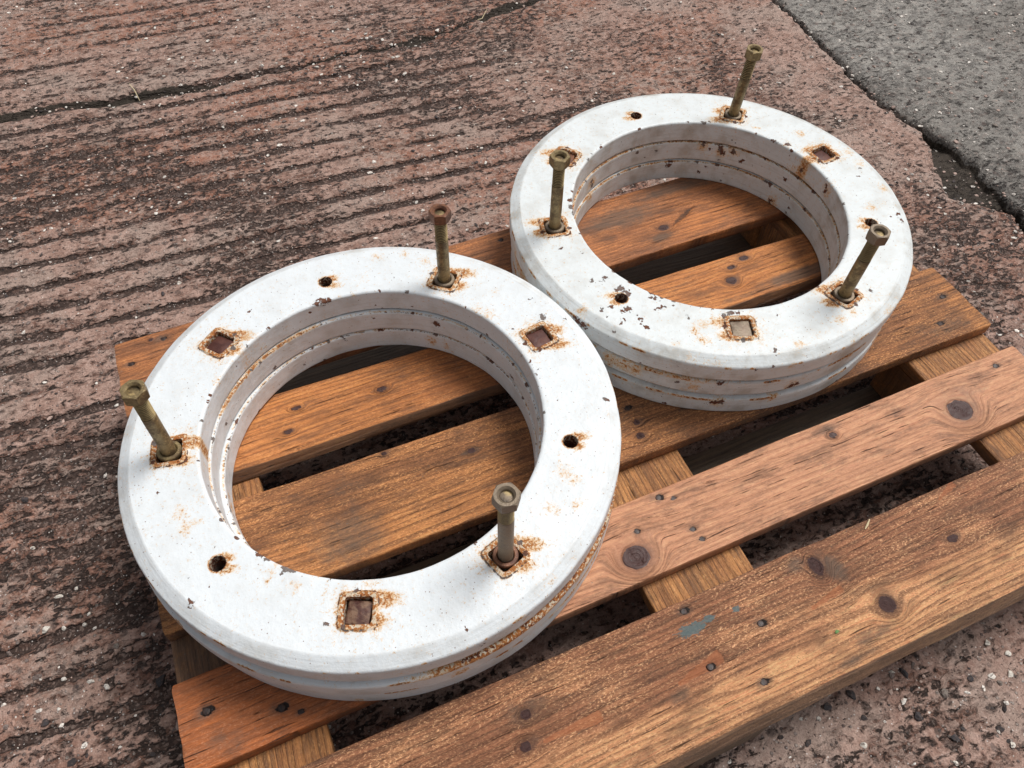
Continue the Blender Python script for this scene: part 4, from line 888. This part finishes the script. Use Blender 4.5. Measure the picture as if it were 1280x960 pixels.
load_spots(st2, [(2, -0.0839, -0.1906, LT, 0.0035, 'c', 1.3), (2, -0.0934, -0.1881, LT, 0.003, 'c', 1.3), (2, -0.0744, -0.1931, LT, 0.003, 'c', 1.3), (2, -0.1968, -0.0958, LT, 0.0045, 'c', 1.3), (2, -0.1924, -0.1055, LT, 0.004, 'c', 1.3), (2, -0.2042, -0.0958, LT, 0.003, 'c', 1.3), (2, -0.2375, -0.1187, LT, 0.003, 'c', 1.3), (2, -0.2233, -0.1186, LT, 0.0025, 'c', 1.3), (2, -0.2049, -0.1309, LT, 0.004, 'c', 1.3), (2, -0.2143, -0.1329, LT, 0.003, 'c', 1.3), (2, -0.2252, -0.0665, LT, 0.003, 'c', 1.3), (2, -0.2072, -0.0692, LT, 0.003, 'c', 1.3), (2, -0.2146, -0.0741, LT, 0.002, 'c', 1.3), (2, -0.1630, -0.1270, LT, 0.0025, 'c', 1.3), (2, -0.1682, -0.1233, LT, 0.0025, 'c', 1.3), (2, -0.1562, -0.1299, LT, 0.0025, 'c', 1.3), (2, -0.1990, -0.1528, LT, 0.002, 'c', 1.3), (2, -0.1985, -0.1603, LT, 0.002, 'c', 1.3), (2, -0.1980, -0.1679, LT, 0.0028, 'c', 1.3), (2, -0.1996, -0.1451, LT, 0.002, 'c', 1.3), (2, -0.2380, -0.1554, LT, 0.003, 'c', 1.3), (2, -0.2256, -0.1475, LT, 0.002, 'c', 1.3), (2, -0.2182, -0.1447, LT, 0.002, 'c', 1.3), (2, -0.2359, -0.1314, LT, 0.002, 'c', 1.3), (2, -0.1689, -0.1459, LT, 0.0025, 'c', 1.3), (2, -0.1617, -0.1459, LT, 0.002, 'c', 1.3), (2, -0.1469, -0.1476, LT, 0.002, 'c', 1.3), (2, -0.0706, -0.2228, LT, 0.0018, 'c', 1.3), (2, -0.0759, -0.2307, LT, 0.0018, 'c', 1.3), (2, -0.0643, -0.2151, LT, 0.0015, 'c', 1.3), (2, -0.0644, -0.2639, LT, 0.0025, 'c', 1.3), (2, -0.0708, -0.2955, LT, 0.002, 'c', 1.3), (2, -0.1848, 0.0756, LT, 0.0045, 'c', 1.3), (2, -0.1830, 0.0900, LT, 0.004, 'c', 1.3), (2, -0.1887, 0.0624, LT, 0.004, 'c', 1.3), (2, 0.1898, 0.0604, LT, 0.0025, 'c', 1.3), (2, 0.1922, 0.0745, LT, 0.003, 'c', 1.3), (2, 0.1757, 0.0921, LT, 0.004, 'c', 1.3), (2, 0.1792, 0.0841, LT, 0.003, 'c', 1.3), (2, 0.1091, 0.1731, LT, 0.002, 'c', 1.3), (2, 0.0766, 0.1865, LT, 0.002, 'c', 1.3), (2, 0.0815, 0.1822, LT, 0.002, 'c', 1.3), (2, 0.0960, 0.1763, LT, 0.002, 'c', 1.3), (2, -0.1708, 0.1513, LT, 0.002, 'c', 1.3), (2, -0.1041, 0.1732, LT, 0.002, 'c', 1.3), (2, 0.1219, -0.1277, LT, 0.0015, 'c', 1.3), (2, 0.1131, -0.2270, LT, 0.0025, 'c', 1.3), (2, 0.2340, -0.1206, LT, 0.002, 'c', 1.3), (2, 0.2482, -0.1228, LT, 0.003, 'c', 1.3), (2, 0.2446, -0.1341, LT, 0.0035, 'c', 1.3), (2, -0.2389, 0.0053, LT, 0.0025, 'c', 1.3), (2, -0.1372, -0.1742, LT, 0.002, 'c', 1.3), (2, -0.2732, -0.1478, LT, 0.0025, 'c', 1.3), (2, -0.2669, -0.1534, LT, 0.003, 'c', 1.3), (2, -0.2730, -0.1565, LT, 0.002, 'c', 1.3),
    (2, -0.1747, -0.2423, LT, 0.006, 'r', 0.75), (2, -0.1495, -0.2542, LT, 0.0055, 'r', 0.75), (2, -0.1553, -0.2505, LT, 0.0055, 'r', 0.75), (2, -0.1602, -0.2471, LT, 0.005, 'r', 0.75), (2, -0.1438, -0.2580, LT, 0.005, 'r', 0.75), (2, -0.1768, -0.2068, LT, 0.004, 'r', 0.75), (2, -0.1409, -0.1962, LT, 0.006, 'r', 0.75), (2, -0.1263, -0.1921, LT, 0.006, 'r', 0.75), (2, -0.2608, -0.1090, LT, 0.006, 'r', 0.75), (2, 0.2202, -0.0962, LT, 0.006, 'r', 0.75), (2, 0.2657, -0.0672, LT, 0.006, 'r', 0.75), (2, 0.1910, 0.0728, LT, 0.005, 'r', 0.75), (2, 0.2680, -0.0076, LT, 0.006, 'r', 0.75), (2, 0.2691, 0.0234, LT, 0.007, 'r', 0.75), (2, 0.2268, 0.0909, LT, 0.005, 'r', 0.75), (2, 0.1695, 0.1301, LT, 0.004, 'r', 0.75), (2, 0.0648, -0.2499, LT, 0.006, 'r', 0.75), (2, 0.0415, -0.2551, LT, 0.006, 'r', 0.75), (2, -0.0309, -0.2681, LT, 0.005, 'r', 0.75), (2, -0.1405, -0.2150, LT, 0.006, 'r', 0.75), (2, 0.1210, 0.1728, LT, 0.004, 'r', 0.75),
    (1, 0.1256, 0.1521, 0.0299, 0.0055, 'c', 1.1), (1, 0.1288, 0.1493, 0.0229, 0.005, 'c', 1.1), (1, 0.1433, 0.1355, 0.0285, 0.004, 'c', 1.1), (1, 0.1277, 0.1503, 0.0063, 0.002, 'c', 1.1), (1, 0.1548, 0.1222, 0.0185, 0.0022, 'c', 1.1), (1, 0.0302, 0.1949, 0.0210, 0.002, 'c', 1.1), (1, 0.1028, 0.1683, 0.0314, 0.004, 'c', 1.1), (0, 0.1793, 0.0821, 0.0075, 0.0022, 'c', 1.1), (0, 0.0569, 0.1888, 0.0293, 0.0045, 'c', 1.1), (2, 0.1962, -0.0203, 0.0270, 0.004, 'c', 1.1), (2, 0.1959, -0.0225, 0.0164, 0.004, 'c', 1.1), (0, 0.1869, 0.0630, 0.0081, 0.004, 'c', 1.1), (0, 0.1868, 0.0632, -0.0007, 0.004, 'c', 1.1), (1, -0.1022, 0.1686, 0.0211, 0.004, 'c', 1.1), (1, -0.1005, 0.1696, 0.0101, 0.004, 'c', 1.1), (2, 0.1911, 0.0488, 0.0106, 0.0025, 'c', 1.1), (2, 0.1942, 0.0344, 0.0156, 0.003, 'c', 1.1), (0, 0.1119, 0.1623, 0.0287, 0.0025, 'c', 1.1), (0, 0.1511, 0.1267, 0.0347, 0.002, 'c', 1.1),
    (2, 0.1957, -0.0245, 0.0243, 0.009, 'r', 0.75), (2, 0.1955, -0.0261, 0.0147, 0.006, 'r', 0.75), (0, 0.1875, 0.0612, 0.0076, 0.008, 'r', 0.75), (1, -0.1017, 0.1690, 0.0175, 0.008, 'r', 0.75), (0, -0.1067, 0.1658, 0.0317, 0.006, 'r', 0.75), (1, 0.1276, 0.1504, 0.0241, 0.008, 'r', 0.75), (1, 0.1433, 0.1355, 0.0285, 0.006, 'r', 0.75), (1, 0.1031, 0.1681, 0.0299, 0.007, 'r', 0.75), (2, 0.1917, 0.0464, 0.0043, 0.008, 'r', 0.75),
    (0, -0.1303, -0.2615, 0.0234, 0.004, 'c', 1.1), (0, -0.1247, -0.2643, 0.0239, 0.004, 'c', 1.1), (0, -0.1359, -0.2587, 0.0228, 0.004, 'c', 1.1), (1, -0.0352, -0.2901, 0.0089, 0.005, 'c', 1.1), (1, -0.0290, -0.2908, 0.0083, 0.004, 'c', 1.1), (1, -0.1777, -0.2320, 0.0186, 0.003, 'c', 1.1), (1, -0.1376, -0.2578, 0.0282, 0.002, 'c', 1.1), (1, -0.1310, -0.2612, 0.0273, 0.003, 'c', 1.1), (0, -0.1865, -0.2249, 0.0041, 0.003, 'c', 1.1), (1, -0.1078, -0.2716, 0.0209, 0.002, 'c', 1.1), (1, -0.0686, -0.2840, 0.0264, 0.002, 'c', 1.1), (1, -0.0364, -0.2899, 0.0057, 0.003, 'c', 1.1), (1, 0.0515, -0.2876, 0.0317, 0.003, 'c', 1.1), (2, -0.2701, -0.1114, 0.0224, 0.005, 'c', 1.1), (2, -0.2651, -0.1229, 0.0212, 0.005, 'c', 1.1),
    (1, -0.0352, -0.2901, 0.0089, 0.007, 'r', 0.7), (0, -0.1285, -0.2624, 0.0236, 0.007, 'r', 0.7), (1, -0.1605, -0.2442, 0.0124, 0.006, 'r', 0.7), (1, -0.2435, -0.1615, 0.0188, 0.009, 'r', 0.7), (1, -0.2330, -0.1763, 0.0173, 0.009, 'r', 0.7), (1, -0.2221, -0.1899, 0.0159, 0.008, 'r', 0.7), (1, 0.0544, -0.2871, 0.0261, 0.005, 'r', 0.7), (1, -0.2892, 0.0418, 0.0268, 0.012, 'r', 0.7), (1, -0.2914, 0.0221, 0.0217, 0.012, 'r', 0.7), (0, -0.2909, 0.0280, 0.0354, 0.01, 'r', 0.7)])
stack1 = build_stack(*c1, 'nearer white painted iron ring stack, on the left end of the wooden pallet', st1, M_pw, 5)
stack2 = build_stack(*c2, 'farther white painted iron ring stack, grimier inside, at the right back of the pallet', st2, M_pg, 11)

# ---------------------------------------------------------------- small litter
def blade(name, pts, wid, th, mat, label, cat, group=None):
    V, F = [], []
    pts = [Vector(p) for p in pts]
    for i, p in enumerate(pts):
        d = (pts[min(i + 1, len(pts) - 1)] - pts[max(i - 1, 0)]).normalized(); s = d.cross(Vector((0, 0, 1))).normalized(); u = s.cross(d)
        w_ = wid * (1 - .5 * abs(2 * i / (len(pts) - 1) - 1))
        for a, b in ((-1, 0), (0, 1), (1, 0), (0, -1)): V.append(p + s * a * w_ + u * b * th)
    for i in range(len(pts) - 1):
        for k in range(4): F.append((4 * i + k, 4 * i + (k + 1) % 4, 4 * i + 4 + (k + 1) % 4, 4 * i + 4 + k))
    n = len(V); F += [(3, 2, 1, 0), (n - 4, n - 3, n - 2, n - 1)]
    c = sum(V, Vector()) / len(V)
    o = link(name, make_mesh(name, np.array([(v - c)[:] for v in V]), [np.array(F)], angle=60), mat, None, c)
    return tag(o, label, cat, group)
M_straw = mat_flat('dry_straw', (214, 196, 158), .6)
def gp(x, y, dz=.002): return (x, y, float(ground_h(x, y)[0]) + dz)
blade('straw', [gp(.094, 1.452, .004), gp(.090, 1.478, .009), gp(.083, 1.505, .004)], .0011, .0007, M_straw, 'pale straw stalk lying across the long crack at upper left', 'straw')
blade('straw', [gp(.90, 1.462, .004), gp(.918, 1.478, .007), gp(.940, 1.500, .004)], .0010, .0007, M_straw, 'pale straw stalk in the wide dark part of the crack near the top edge', 'straw')
blade('wood_splinter', [(.812, -.048, .0010), (.818, -.0445, .0016), (.8255, -.0395, .0012)], .0012, .0006, M_straw, 'tiny pale wood splinter on the front board beside the gap', 'splinter')
M_green = mat_flat('green_leaf', (92, 128, 62), .6)
blade('leaf_scrap', [(.6985, -.1395, .0010), (.7010, -.1380, .0018), (.7035, -.1385, .0010)], .0020, .0004, M_green, 'tiny green leaf scrap on the front board', 'leaf')
